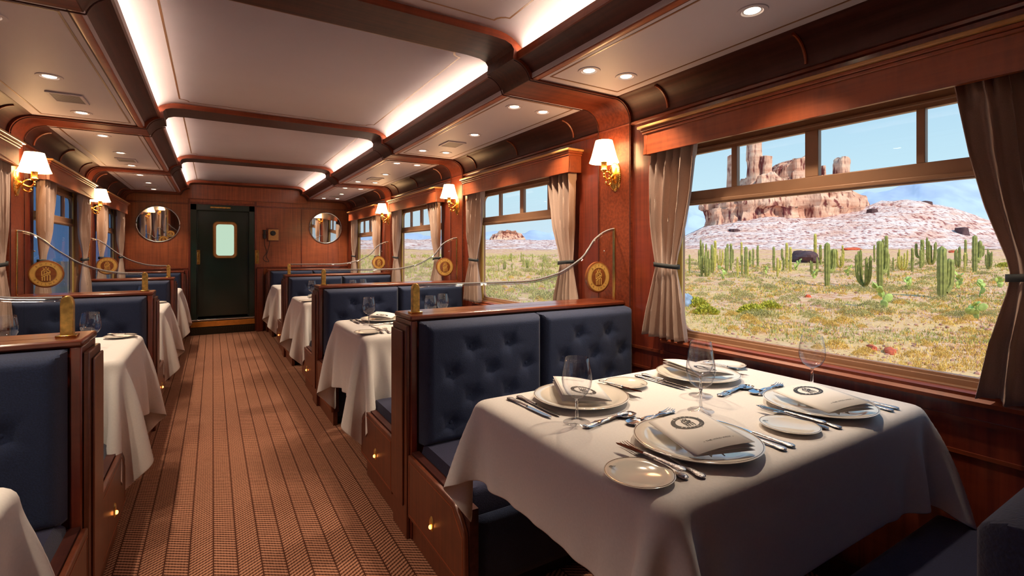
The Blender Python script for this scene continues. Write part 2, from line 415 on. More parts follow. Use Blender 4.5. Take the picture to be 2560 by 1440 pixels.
# arched ribs with wall pilasters
half = [(XM, 2.20), (1.08, 2.20), (1.153, 2.195), (1.186, 2.183), (1.199, 2.165), (1.195, 2.12)] + [(x - .015, z - .006) for x, z in cav] + [(1.295, 2.040), (1.83, 2.040)] + arc(1.835, 1.93, 0.112, 88, 0, 9) + [(1.947, 0.0)]
top = [(1.99, 0.0), (1.99, 2.3), (XM, 2.3)]
for i in range(-1, 4):
    a, b = rib_y(i)
    if i == 3: b = YE
    for s in (0, 1):
        pts = half + top
        if s: pts = [(mir(x), z) for x, z in pts]
        mb = MB()
        # triangulated faces through bmesh keep the hollow outline correct
        n = len(pts); vs = [(x, a, z) for x, z in pts] + [(x, b, z) for x, z in pts]
        mb.add(vs, [tuple(range(n)), tuple(range(n, 2 * n))] + [(k, (k + 1) % n, n + (k + 1) % n, n + k) for k in range(n)])
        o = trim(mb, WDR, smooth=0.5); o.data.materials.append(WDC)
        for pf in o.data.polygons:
            if mir(1.31) < pf.center.x < 1.31 and pf.center.z > 2.0 and len(pf.vertices) == 4: pf.material_index = 1  # rib centre takes the copy with painted shade
        # beads along both edges of the pilaster
        for yy in (a - .004, b - .004):
            hh = [(x - .006, z - .006) for x, z in half[6:-1]] + [(1.941, 0.0)]
            path = [((x if s == 0 else mir(x)), yy + .004, z) for x, z in hh]
            MB().tube(path, 0.003, 6).build('bead', WDK, o)
# thin half round staves across the wall coves
for s in (0, 1):
    for i in range(-1, 4):
        a, b = rib_y(i - 1)[1], rib_y(i)[0]
        for yy in (a + .25, (a + b) / 2 + .0, b - .25):
            q = [(x - .004 * math.cos(math.radians(t)), z - .004 * math.sin(math.radians(t))) for (x, z), t in zip(arc(1.853, 1.94, 0.105, 2, 84, 8), np.linspace(2, 84, 9))]
            path = [((x if s == 0 else mir(x)), yy, z) for x, z in q]
            trim(MB().tube(path, 0.006, 6), WDL)

# walls
def side_wall(s):
    xw, xo = (XR, XR + .05) if s == 0 else (XL - .05, XL)
    mb = MB(); mb.box(xw, xo, Y0, YE + .3, 0, 0.795); mb.box(xw, xo, Y0, YE + .3, 1.755, 2.1)
    edges = [Y0] + [e_ for i in BAYS for e_ in (bay_c(i) - .665, bay_c(i) + .665)] + [YE + .3]
    for k in range(0, len(edges), 2): mb.box(xw, xo, edges[k], edges[k + 1], 0.795, 1.755)
    return mb.build('wall_right' if s == 0 else 'wall_left', WD, kind='structure', smooth=0)
wr = side_wall(0); wl = side_wall(1)
MB().box(XL - .1, XR + .1, Y0 - .05, Y0, 0, 2.35).build('wall_front', WDB, kind='structure', smooth=0)
# outside skin below the windows keeps daylight out of the wall cavity
for s in (0, 1):
    sx = 1 if s == 0 else -1; xw = XR if s == 0 else XL
    X = lambda d: xw + sx * d                      # d metres outward from the wall face
    bx = lambda mb, d0, d1, *r: mb.box(min(X(d0), X(d1)), max(X(d0), X(d1)), *r)
    for i in BAYS:
        c = bay_c(i); n = (i + 1) + (0 if s == 0 else 4)
        root = thing('window_%d' % n, None, None, (X(0), c, 0.8)); root['kind'] = 'structure'
        def bld(mb, name, m, **k): return mb.build(name, m, root, origin=None, **k)
        def loc(mb): mb.v = [(p[0] - X(0), p[1] - c, p[2] - 0.8) for p in mb.v]; return mb
        # bronze frame ring with rounded corners
        mb = MB(); o_ = rrect(c - .668, c + .668, 0.792, 1.758, 0.03); i_ = rrect(c - .618, c + .618, 0.832, 1.690, 0.055)
        a_, b_ = sorted((X(.035), X(.058))); mb.strip(o_, i_, 'X', a_, b_); bx(mb, .028, .04, c - .64, c + .64, 1.705, 1.716)
        bx(mb, .028, .04, c - .64, c + .64, 0.80, 0.822)
        bld(loc(mb), 'window_frame', FRAME, bevel=.002)
        mb = MB(); o_ = rrect(c - .666, c + .666, 0.795, 1.756, 0.028); i_ = rrect(c - .652, c + .652, 0.803, 1.748, 0.04)
        a_, b_ = sorted((X(.0), X(.052))); mb.strip(o_, i_, 'X', a_, b_); bld(loc(mb), 'reveal', FRAME)
        mb = MB(); bx(mb, .026, .036, c - .652, c - .612, .80, 1.75); bx(mb, .026, .036, c + .612, c + .652, .80, 1.75); bld(loc(mb), 'warm_lit_jamb', REVEAL, bevel=.002)
        mb = MB(); bx(mb, .030, .056, c - .63, c + .63, 1.446, 1.512); bx(mb, .022, .03, c - .63, c + .63, 1.452, 1.468)
        bld(loc(mb), 'crossbar', FRAME, bevel=.003)
        for (ya, yb) in ((-.358, -.334), (-.026, .024), (.318, .345)):
            mb = MB(); bx(mb, .032, .056, c + ya, c + yb, 1.512, 1.692); bld(loc(mb), 'mullion', FRAME, bevel=.002)
        mb = MB(); bx(mb, .046, .050, c - .625, c + .625, 0.825, 1.446); bld(loc(mb), 'pane', PANE if s == 0 else PANEL)
        mb = MB(); bx(mb, .046, .050, c - .625, c + .625, 1.512, 1.70); bld(loc(mb), 'pane', PANE if s == 0 else PANEL)
        # wooden sill under the frame
        mb = MB(); sill = [(0, .755), (-.03, .762), (-.034, .775), (-.022, .785), (-.026, .795), (0, .80)]
        mb.prism([(X(d), z) for d, z in sill], 'Y', c - .70, c + .70); mb.v = [(p[0] - X(0), p[1] - c, p[2] - .8) for p in mb.v]
        bld(mb, 'window_sill', WDL)
    # frieze and dado mouldings between the ribs
    for i in range(-1, 4):
        a, b = rib_y(i - 1)[1], rib_y(i)[0]
        for z0, z1, d in ((.60, .612, .006), (.70, .715, .008)):
            mb = MB(); bx(mb, -d, .002, a, b, z0, z1); trim(mb, WDY)
    sk = MB(); bx(sk, -.012, .002, Y0, YE, 0, .10); sk.build('baseboard_right' if s == 0 else 'baseboard_left', WDK, kind='structure')

# ---------------------------------------------------------------- end wall, door, mirrors, telephone
mb = MB(); mb.box(XL - .05, -.275, YE, YE + .06, 0, 2.33); mb.box(.552, XR + .05, YE, YE + .06, 0, 2.33); mb.box(-.275, .552, YE, YE + .06, 1.915, 2.33)
mb.build('wall_back', WDB, kind='structure', smooth=0)
MB().box(XL - .1, XR + .1, YE + .3, YE + .34, 0, 2.35).build('wall_back', BLACK, kind='structure', smooth=0)
for x0, x1, z0, z1 in ((XL, -.30, 1.905, 1.925), (.58, XR, 1.905, 1.925), (-.30, -.275, 0, 2.0), (.552, .577, 0, 2.0), (-.30, .577, 1.915, 1.94), (1.215, 1.23, .95, 1.905), (-.30, .577, 1.985, 2.0), (.58, 1.95, .965, .985), (XL, -.30, .965, .985)):
    trim(MB().box(x0, x1, YE - .012, YE, z0, z1), WD, bevel=.003)
trim(MB().box(mir(1.30), 1.30, YE - .03, YE, 1.99, 2.25), WDB, bevel=.003)
trim(MB().box(.577, .66, YE - .10, YE, 0, .96), WD, bevel=.004); trim(MB().box(-.36, -.30, YE - .10, YE, 0, .96), WD, bevel=.004)
dr = thing('door_1', None, None, (.138, YE + .10, .24)); dr['kind'] = 'structure'
def L3(mb, o): mb.v = [(p[0] - o[0], p[1] - o[1], p[2] - o[2]) for p in mb.v]; return mb
DO = (.138, YE + .10, .24)
win = rrect(.035, .288, 1.150, 1.640, .045)
mb = MB(); outer = rrect(-.20, .475, .26, 1.83, .004); mb.strip(outer, win, 'Y', YE + .09, YE + .12); L3(mb, DO).build('door_leaf', GREEN, dr)
mb = MB(); mb.strip(rrect(.010, .313, 1.125, 1.665, .06), rrect(.045, .278, 1.160, 1.630, .04), 'Y', YE + .065, YE + .095); L3(mb, DO).build('pane_frame', WGOLD, dr, bevel=.006)
mb = MB(); mb.strip(rrect(.003, .320, 1.118, 1.672, .066), rrect(.012, .311, 1.127, 1.663, .058), 'Y', YE + .062, YE + .09); L3(mb, DO).build('pane_rim', BRASS, dr)
mb = MB(); mb.box(.03, .293, YE + .105, YE + .11, 1.145, 1.645); L3(mb, DO).build('pane', FROST, dr)
mb = MB(); mb.box(-.275, -.20, YE + .0, YE + .14, .22, 1.915); mb.box(.475, .552, YE + .0, YE + .14, .22, 1.915); mb.box(-.275, .552, YE + .0, YE + .14, 1.83, 1.915)
mb.box(-.20, -.185, YE + .05, YE + .09, .24, 1.83); mb.box(.46, .475, YE + .05, YE + .09, .24, 1.83)
L3(mb, DO).build('door_frame', GREEN, dr, bevel=.004)
mb = MB(); mb.box(-.03, .23, YE - .006, YE + .001, 1.865, 1.885); L3(mb, DO).build('name_plate', BRASSD, dr, bevel=.002)
for x0 in (-.213, .555):
    yb = YE + .045 if x0 < 0 else YE - .012
    mb = MB(); mb.box(x0, x0 + .055, yb - .008, yb, 1.03, 1.245); hd = L3(mb, DO).build('handle_plate', BRASS, dr, bevel=.003)
    mb = MB(); mb.tube([(x0 + .027, yb - .01, 1.06), (x0 + .027, yb - .035, 1.075), (x0 + .027, yb - .035, 1.20), (x0 + .027, yb - .01, 1.215)], .008, 8); L3(mb, DO).build('handle', BRASSD, hd)
st = thing('door_step', 'brass edged step below the dark green door', 'step', (.138, YE, 0))
SO = (.138, YE, 0)
L3(MB().box(-.275, .552, YE - .01, YE + .30, 0, .205), SO).build('step_body', BLACK, st)
L3(MB().box(-.275, .552, YE - .02, YE - .01, .115, .195), SO).build('brass_riser', BRASS, st, bevel=.002)
mb = MB(); mb.box(-.275, .552, YE - .02, YE - .01, .0, .105)
for k in range(26): mb.box(-.27 + k * .0315, -.255 + k * .0315, YE - .028, YE - .02, .02, .09)
L3(mb, SO).build('grille_riser', mat('dark bronze grille', (.05, .045, .03), .4, .8), st)
L3(MB().box(-.275, .552, YE - .03, YE + .09, .205, .225), SO).build('step_nosing', CHROME, st, bevel=.004)
for x, lb in ((-.653, 'round mirror on the end wall left of the green door'), (1.59, 'round mirror on the end wall right of the telephone')):
    m_ = thing('round_mirror', lb, 'mirror', (x, YE - .001, 1.61), group='round mirrors on the end wall')
    m_.rotation_euler = (math.radians(2.6), 0, 0); m_.location.y -= .006
    MB().lathe([(.244, 0), (.244, -.010)], n=64, axis='Y').build('mirror_glass', MIRROR, m_)
    MB().tube([(.250 * math.cos(a), -.010, .250 * math.sin(a)) for a in np.linspace(0, 2 * PI, 65)[:-1]], .007, 8, closed=True).build('mirror_frame', CHROME, m_)
ph = thing('wall_telephone', 'old wooden wall telephone with black mouthpiece right of the door', 'telephone', (.80, YE - .001, 1.48))
MB().box(-.085, .085, -.012, 0, -.105, .105).build('backboard', WD, ph, bevel=.004)
MB().box(-.065, .080, -.060, -.012, -.085, .085).build('case', WGOLD, ph, bevel=.005)
MB().lathe([(.038, -.060), (.040, -.075), (.022, -.085), (.012, -.078)], (.0, 0, .025), 24, 'Y').build('mouthpiece', INK, ph)
MB().lathe([(.012, -.07), (.022, -.065), (.024, .0), (.018, .01), (.018, .05), (.028, .055), (.028, .065)], (-.115, -.03, .01), 20, 'Z').build('receiver', INK, ph)
def cpath(pts, n=8):
    out = []
    for k in range(len(pts) - 1):
        p0 = Vector(pts[max(0, k - 1)]); p1 = Vector(pts[k]); p2 = Vector(pts[k + 1]); p3 = Vector(pts[min(len(pts) - 1, k + 2)])
        for j in range(n):
            t = j / n; out.append(.5 * ((2 * p1) + (-p0 + p2) * t + (2 * p0 - 5 * p1 + 4 * p2 - p3) * t * t + (-p0 + 3 * p1 - 3 * p2 + p3) * t ** 3))
    return out + [Vector(pts[-1])]
MB().tube(cpath([(-.115, -.03, -.06), (-.11, -.015, -.16), (-.085, -.008, -.27), (-.13, -.006, -.36), (-.10, -.006, -.41), (-.05, -.006, -.415), (-.085, -.006, -.34), (-.07, -.008, -.26), (-.045, -.012, -.15), (-.045, -.03, -.085)]), .004, 6).build('cord', INK, ph)

# ---------------------------------------------------------------- ceiling fittings
dl = thing('ceiling_downlight', 'x', 'downlight')
MB().lathe([(.030, .002), (.036, -.004), (.050, -.003), (.052, .001), (.052, .004), (.03, .004)], n=32).build('trim_ring', CREAM, dl)
MB().lathe([(.001, -.001), (.024, -.0015), (.030, .002), (.001, .002)], n=24).build('lens', LENS, dl)
spd = bpy.data.lights.new('downlight_lamp', 'SPOT'); spd.energy = 38.0; spd.color = (1.0, 0.79, 0.57); spd.spot_size = math.radians(98); spd.spot_blend = 0.6; spd.shadow_soft_size = 0.022
so = bpy.data.objects.new('lamp', spd); C.objects.link(so); so.parent = dl; so.location = (0, 0, -.012)
ORD = ['behind the camera', 'nearest the camera', 'second from the camera', 'third from the camera', 'last before the end wall']
first = True
def put_light(x, y, label, group):
    global first
    if first:
        dl.location = (x, y, 2.05); dl['label'] = label; dl['group'] = group; first = False
    else: dup(dl, (x, y, 2.05), label=label, group=group)
for i in range(0, 4):
    y0 = rib_y(i - 1)[1]; bn = 'the right ceiling panel ' + ORD[i + 1]
    for (x, dy, w_) in ((1.476, .19, 'near aisle-side'), (1.676, .19, 'near wall-side'), (1.588, .91, 'middle'), (1.474, 1.62, 'far aisle-side'), (1.672, 1.60, 'far wall-side')):
        if i == 0 and dy == .19: continue
        if i == 0 and dy == 1.62: dy = 1.634
        put_light(x, y0 + dy, 'small round %s downlight in %s' % (w_, bn), 'downlights over the right tables')
for i in range(0, 4):
    y0 = rib_y(i - 1)[1]; bn = 'the left ceiling panel ' + ORD[i + 1]
    for (x, dy, w_) in ((-.672, .22, 'near'), (-.660, .925, 'middle'), (-.668, 1.64, 'far')):
        put_light(x, y0 + dy, 'small round %s downlight in %s' % (w_, bn), 'downlights over the left tables')
vt = thing('air_vent', 'x', 'vent', (0, 0, 0))
MB().strip([(-.075, -.095), (.075, -.095), (.075, .095), (-.075, .095)], [(-.06, -.08), (.06, -.08), (.06, .08), (-.06, .08)], 'Z', -.008, 0).build('vent_frame', CREAM, vt, bevel=.002)
mb = MB(); mb.box(-.06, .06, -.08, .08, -.002, 0)
for k in range(15): mb.box(-.06, .06, -.077 + k * .011, -.073 + k * .011, -.006, -.002)
mb.build('vent_louvres', VENTM, vt)
k = 0
for i in (1, 2, 3):
    for x, sd in ((1.578, 'right'), (-.665, 'left')):
        lb = 'flush grey air vent in the %s ceiling panel %s' % (sd, ORD[i + 1]); y = rib_y(i - 1)[1] + (1.265 if x > 0 else 1.30)
        if k == 0: vt.location = (x, y, 2.05); vt['label'] = lb; vt['group'] = 'ceiling air vents'
        else: dup(vt, (x, y, 2.05), label=lb, group='ceiling air vents')
        k += 1

# ---------------------------------------------------------------- pelmets and curtains
def pelmet(s, i):
    sx = 1 if s == 0 else -1; xw = (XR if s == 0 else XL); c = bay_c(i)
    root = thing('curtain_pelmet', 'polished wooden pelmet with pale top edge over the %s window %s' % (('right', 'left')[s], ORD[i + 1]), 'pelmet', (xw, c, 1.72), group='window pelmets')
    hy = .745
    def bx(mb, d0, d1, *r): return mb.box(min(sx * d0, sx * d1), max(sx * d0, sx * d1), *r)
    mb = MB(); bx(mb, -.10, -.082, -hy, hy, -.012, .105); bx(mb, -.10, 0, -hy, -hy + .018, -.012, .105); bx(mb, -.10, 0, hy - .018, hy, -.012, .105)
    mb.build('front_board', WDL, root, bevel=.003)
    mb = MB(); bx(mb, -.112, 0, -hy - .012, hy + .012, .105, .118); bx(mb, -.106, 0, -hy - .006, hy + .006, .092, .105); mb.build('moulding', WDL, root, bevel=.003)
    mb = MB(); bx(mb, -.125, 0, -hy - .025, hy + .025, .118, .132); mb.build('top_edge', WGOLD, root, bevel=.004)
    return root
def curtain_mesh(s, sgn, seed):
    """one panel; local origin on the wall line at bay centre, sgn +1 = far side of the window"""
    sx = 1 if s == 0 else -1; rnd = random.Random(seed); ph = rnd.random() * 6
    inn = [(.785, .505), (.95, .535), (1.10, .572), (1.15, .58), (1.2, .572), (1.35, .53), (1.5, .498), (1.735, .46)]
    out = [(.785, .780), (1.0, .735), (1.12, .714), (1.15, .712), (1.2, .716), (1.4, .728), (1.6, .735), (1.735, .728)]
    if s == 1: inn = [(z, y - (.05 if 1.3 < z < 1.6 else 0) - (.03 if z > 1.7 else 0)) for z, y in inn]
    z0, z1 = .785 + rnd.uniform(-.008, .008), 1.735; nf = 5
    wig = [rnd.uniform(-.35, .35) for _ in range(nf * 2 + 2)]
    def fn(u, v):
        z = z0 + (z1 - z0) * v
        a, b = lerp(inn, z), lerp(out, z); t = abs(z - 1.15)
        amp = .008 + .030 * min(1, t / .22) * (1 if z > 1.15 else 1.05)
        uu = u + .025 * math.sin(2 * PI * u * 2 + ph) + .02 * math.sin(z * 5 + u * 5 + ph)
        f = math.sin(2 * PI * nf * uu + ph) + .35 * math.sin(2 * PI * nf * 2 * uu + 1.3)
        if z > 1.66: f = f * .7 + .5 * math.sin(2 * PI * 9 * u + ph)
        d = .047 + amp * f * .62
        y = a + (b - a) * u + .006 * math.cos(2 * PI * nf * uu + ph) * min(1, t / .15)
        return (-sx * d, sgn * y, z + .004 * math.sin(u * 14 + ph) * (1 - v))
    return MB().grid(fn, 72, 46)
def curtain(s, i, sgn):
    sx = 1 if s == 0 else -1; xw = (XR if s == 0 else XL); c = bay_c(i)
    lb = 'taupe curtain with black tieback, %s side of %s window %s' % ('far' if sgn > 0 else 'near', ('right', 'left')[s], ORD[i + 1])
    root = thing('curtain', lb, 'curtain', (xw, c, 0), group='tied back curtains')
    curtain_mesh(s, sgn, i * 7 + s * 3 + sgn).build('drape', CURT, root, solid=.0025, smooth=1.2)
    mb = MB()
    def bandfn(u, v):
        a = 2 * PI * u; y = .646 + .078 * math.cos(a); d = .047 + .027 * math.sin(a)
        return (-sx * d, sgn * y, 1.140 + .022 * v + .006 * math.cos(a))
    mb.grid(bandfn, 28, 1, closed_u=True).build('tieback', BAND, root, solid=.003)
for s in (0, 1):
    for i in BAYS:
        if s == 1 and i == 0: continue
        pelmet(s, i)
        for sgn in (1, -1): curtain(s, i, sgn)

# ---------------------------------------------------------------- wall sconces
def sconce():
    r = thing('wall_sconce', 'x', 'wall lamp')
    # local: wall at x=0, lamp reaches towards -x; z=0 at backplate centre
    mb = MB(); mb.lathe([(.001, -.020), (.018, -.019), (.030, -.012), (.040, -.010), (.046, -.004), (.048, 0), (.001, 0)], n=40, axis='X', sx=1.0, sy=1.75)
    bp = mb.build('backplate', GOLD, r)
    mb = MB()
    for k in range(44):
        a = 2 * PI * k / 44; mb.ball((-.006, .044 * math.cos(a), .077 * math.sin(a)), .003, .003, .003, 6, 4)
    mb.build('beading', GOLD, bp)
    mb = MB(); mb.tube(cpath([(-.012, 0, .012), (-.035, 0, -.012), (-.062, 0, -.022), (-.082, 0, -.004), (-.083, 0, .02)]), [.006] * 33, 8)
    mb.tube(cpath([(-.035, 0, -.012), (-.03, 0, -.036), (-.048, 0, -.052), (-.066, 0, -.048), (-.07, 0, -.040)]), .005, 8)
    mb.tube(cpath([(-.014, 0, -.02), (-.028, .006, -.005), (-.042, 0, .014), (-.058, 0, .022), (-.07, 0, .02)]), .0045, 8); mb.ball((-.068, 0, -.040), .008, .008, .008)
    mb.build('arm', GOLD, r)
    MB().lathe([(.001, -.032), (.006, -.028), (.003, -.020), (.007, -.012), (.004, -.004), (.016, .004), (.019, .010), (.016, .016), (.016, .050), (.019, .054), (.012, .056)], (-.084, 0, .02), 24).build('candle_cup', GOLD, r)
    n = 40; mb = MB()
    mb.grid(lambda u, v: (-.084 + (.077 - .031 * v + .004 * (1 - v) ** 6) * math.cos(2 * PI * u), (.077 - .031 * v + .004 * (1 - v) ** 6) * math.sin(2 * PI * u), .070 + .122 * v), n, 6, closed_u=True)
    mb.build('lamp_shade', SHADE, r, solid=.001)
    MB().lathe([(.001, .186), (.004, .187), (.005, .200), (.001, .206)], (-.084, 0, .0), 12).build('finial', GOLD, r)
    return r
sn = sconce()
spots = [(0, 0, 'nearest'), (0, 1, 'second'), (0, 2, 'farthest'), (1, 1, 'nearer'), (1, 2, 'farther')]
for k, (s, i, w_) in enumerate(spots):
    y = 2.065 + P * i; x = 1.947 if s == 0 else mir(1.947); rz = 0 if s == 0 else PI
    lb = 'gilt wall sconce with glowing pleatless shade, %s on the %s wall' % (w_, ('right', 'left')[s]); lb = lb.replace('pleatless', 'white')
    if k == 0: sn.location = (x, y, 1.645); sn.rotation_euler = (0, 0, rz); sn['label'] = lb; sn['group'] = 'gilt wall sconces'
    else: dup(sn, (x, y, 1.645), rz, lb, 'gilt wall sconces')

# ---------------------------------------------------------------- crest artwork (ring, lettering, crowned monogram)
def text_mesh(txt, size, ext=.0):
    cu = bpy.data.curves.new('t', 'FONT'); cu.body = txt; cu.size = size; cu.align_x = 'CENTER'; cu.align_y = 'CENTER'; cu.resolution_u = 3
    o = bpy.data.objects.new('t', cu); C.objects.link(o); bpy.context.view_layer.update()
    dg = bpy.context.evaluated_depsgraph_get(); me = bpy.data.meshes.new_from_object(o.evaluated_get(dg))
    v = [tuple(p.co) for p in me.vertices]; f = [tuple(p.vertices) for p in me.polygons]
    bpy.data.objects.remove(o); bpy.data.meshes.remove(me); return v, f
def add_text(mb, txt, size, M):
    v, f = text_mesh(txt, size); mb.add([M @ Vector(p) for p in v], f)
LET = {}
def ring_text(mb, word, R, size, a_mid, span, flip, T):
    n = len(word)
    for k, ch in enumerate(word):
        t = (k / (n - 1) - .5) * span
        a = a_mid - t if not flip else a_mid + t
        if ch not in LET: LET[ch] = text_mesh(ch, 1.0)
        rot = a - PI / 2 if not flip else a + PI / 2
        M = T @ Matrix.Translation((R * math.cos(a), R * math.sin(a), 0)) @ Matrix.Rotation(rot, 4, 'Z') @ Matrix.Diagonal((size, size, 1, 1))
        mb.add([M @ Vector(p) for p in LET[ch][0]], LET[ch][1])
def stroke(mb, pts, w, T, h=.0):
    for a, b in zip(pts, pts[1:]):
        a = Vector(a + (0,)); b = Vector(b + (0,)); d = (b - a).normalized(); n = Vector((-d.y, d.x, 0)) * w / 2; e_ = d * w * .35
        vs = [a - e_ + n, a - e_ - n, b + e_ - n, b + e_ + n]
        mb.add([T @ q for q in vs], [(0, 1, 2, 3)])
def monogram(mb, r, T):
    Tm = T @ Matrix.Diagonal((r, r, 1, 1)); w = .13
    stroke(mb, [(-.32, .98), (-.24, .66), (-.10, .84), (0, 1.08), (.10, .84), (.24, .66), (.32, .98)], .08, Tm)
    stroke(mb, [(-.26, .64), (.26, .64)], .10, Tm)
    stroke(mb, [(-.22, .62), (-.46, .44), (-.46, -.22), (.44, .32)], w, Tm)
    stroke(mb, [(.22, .62), (.46, .44), (.46, .16), (.30, .10)], w, Tm)
    stroke(mb, [(-.20, .40), (-.20, .06)], w * .8, Tm); stroke(mb, [(-.2, .44), (.10, .44), (.16, .26), (.02, .12)], w * .8, Tm)
    stroke(mb, [(-.46, -.46), (.16, -.08), (.34, -.06), (.46, -.22), (.46, -.95)], w, Tm)
    stroke(mb, [(-.40, -.44), (-.40, -.95)], w, Tm); stroke(mb, [(-.14, -.30), (-.14, -.95)], w, Tm); stroke(mb, [(.16, -.14), (.16, -.95)], w, Tm)
def ring(mb, r0, r1, T, n=64, z=0.0):
    vs = []; fs = []
    for k in range(n):
        a = 2 * PI * k / n; vs += [T @ Vector((r0 * math.cos(a), r0 * math.sin(a), z)), T @ Vector((r1 * math.cos(a), r1 * math.sin(a), z))]
    for k in range(n): j = (k + 1) % n; fs.append((2 * k, 2 * j, 2 * j + 1, 2 * k + 1))
    mb.add(vs, fs)

# ---------------------------------------------------------------- booth partitions, glass screens, benches
YP = 2.095
def seatw(s): return (XA, XR) if s == 0 else (XB, XL)
def partition(s, label):
    sx = 1 if s == 0 else -1; xa, xw = seatw(s); Wd = abs(xw - xa)
    r = thing('booth_partition', label, 'partition', (xa, 0, 0), group='wooden booth partitions')
    def bx(mb, d0, d1, *q): return mb.box(min(sx * d0, sx * d1), max(sx * d0, sx * d1), *q)
    bx(MB(), .045, Wd - .016, -.085, .085, 0, .93).build('core', WD, r)
    bx(MB(), .016, .045, -.105, .105, 0, .925).build('post', WD, r, bevel=.004)
    bx(MB(), 0, .016, -.092, .092, .0, .905).build('end_panel', WDP, r, bevel=.004)
    bx(MB(), -.008, 0, -.060, .092, .13, .88).build('raised_panel', WDP, r, bevel=.005)
    bx(MB(), .012, Wd - .014, -.108, .108, .925, .948).build('ledge', WDX, r, bevel=.007)
    return r
def glass_screen(s, label):
    sx = 1 if s == 0 else -1; xa, xw = seatw(s); Wd = abs(xw - xa)
    r = thing('glass_screen', label, 'glass screen', (xa, 0, .948), group='curved glass screens')
    a, b = .078, Wd - .014
    if s == 0: curve = [(a, .125), (.50, .121), (.68, .124), (.809, .147), (.89, .172), (1.009, .237), (1.06, .29), (1.097, .335), (1.14, .365), (1.173, .382), (1.21, .395), (b, .402)]
    else: curve = [(a, .125), (.20, .130), (.30, .152), (.40, .195), (.47, .245), (.53, .295), (.58, .345), (.62, .375), (.66, .395), (b, .402)]
    cp = [tuple(p)[:2] for p in cpath([(x, y, 0) for x, y in curve], 5)]
    pts = [(sx * x, z) for x, z in cp] + [(sx * b, 0), (sx * a, 0)]
    mb = MB(); n = len(pts); mb.add([(x, -.005, z) for x, z in pts] + [(x, .005, z) for x, z in pts], [tuple(range(n)), tuple(range(n, 2 * n))] + [(k, (k + 1) % n, n + (k + 1) % n, n + k) for k in range(n)])
    mb.build('glass_panel', SCREEN, r, smooth=.3)
    # bevelled, polished band along the top edge of the glass
    mb = MB(); n = len(cp); mb.add([(sx * x, -.0056, z - .001) for x, z in cp] + [(sx * x, -.0066, z - .012) for x, z in cp], [(k, k + 1, n + k + 1, n + k) for k in range(n - 1)])
    mb.build('bevelled_band', BEVEL, r, solid=.0008)
    mb = MB(); mb.tube([(sx * x, 0, z + .001) for x, z in cp], .0042, 6); mb.build('polished_edge', EDGEG, r)
    mb = MB(); mb.prism([(sx * (.065 - .016), -.004), (sx * (.065 + .016), -.004), (sx * (.065 + .016), .105)] + [(sx * (.065 + .016 * math.cos(t)), .105 + .026 * math.sin(t)) for t in np.linspace(.2, PI - .2, 8)] + [(sx * (.065 - .016), .105)], 'Y', -.014, .014)
    po = mb.build('brass_post', BRASSD, r, bevel=.002)
    MB().box(sx * .065 - .026, sx * .065 + .026, -.024, .024, 0, .008).build('foot', BRASS, po, bevel=.002)
    x0, x1 = sorted((sx * (b - .004), sx * (b + .012))); MB().box(x0, x1, -.010, .010, 0, .405).build('wall_channel', BRASS, r, bevel=.002)
    MB().ball((sx * (b - .083), -.010, .275), .005, .004, .005, 10, 6).build('screw', CHROME, r)
    # round emblem fixed to the glass
    ex, ez = (1.123 if s == 0 else Wd - .150), .130
    for fy, sd in ((-1, 1), (1, -1)):
        T = Matrix.Translation((sx * ex, fy * .0085, ez)) @ Matrix.Rotation(PI / 2, 4, 'X') @ (Matrix.Identity(4) if fy < 0 else Matrix.Rotation(PI, 4, 'Y'))
        if fy < 0:
            em = MB().lathe([(.001, -.0085), (.080, -.0085), (.086, -.006), (.086, .006), (.080, .0085), (.001, .0085)], (sx * ex, 0, ez), 56, 'Y').build('emblem', EMW, r)
        T2 = T @ Matrix.Translation((0, 0, .0008)); mb = MB(); ring(mb, .050, .078, T2)
        stroke_T = T @ Matrix.Translation((0, 0, .0012)); monogram(mb, .042, stroke_T); mb.build('gilt_crest', EMG, em, smooth=0)
        T3 = T @ Matrix.Translation((0, 0, .0014)); mb = MB(); ring_text(mb, 'ROYAL', .064, .017, PI / 2, 1.5, False, T3); ring_text(mb, 'RAILWAY', .064, .017, -PI / 2, 1.9, True, T3)
        ring(mb, .0515, .0528, T3); ring(mb, .0745, .0758, T3)
        mb.build('lettering', EMK, em, smooth=0)
    return r
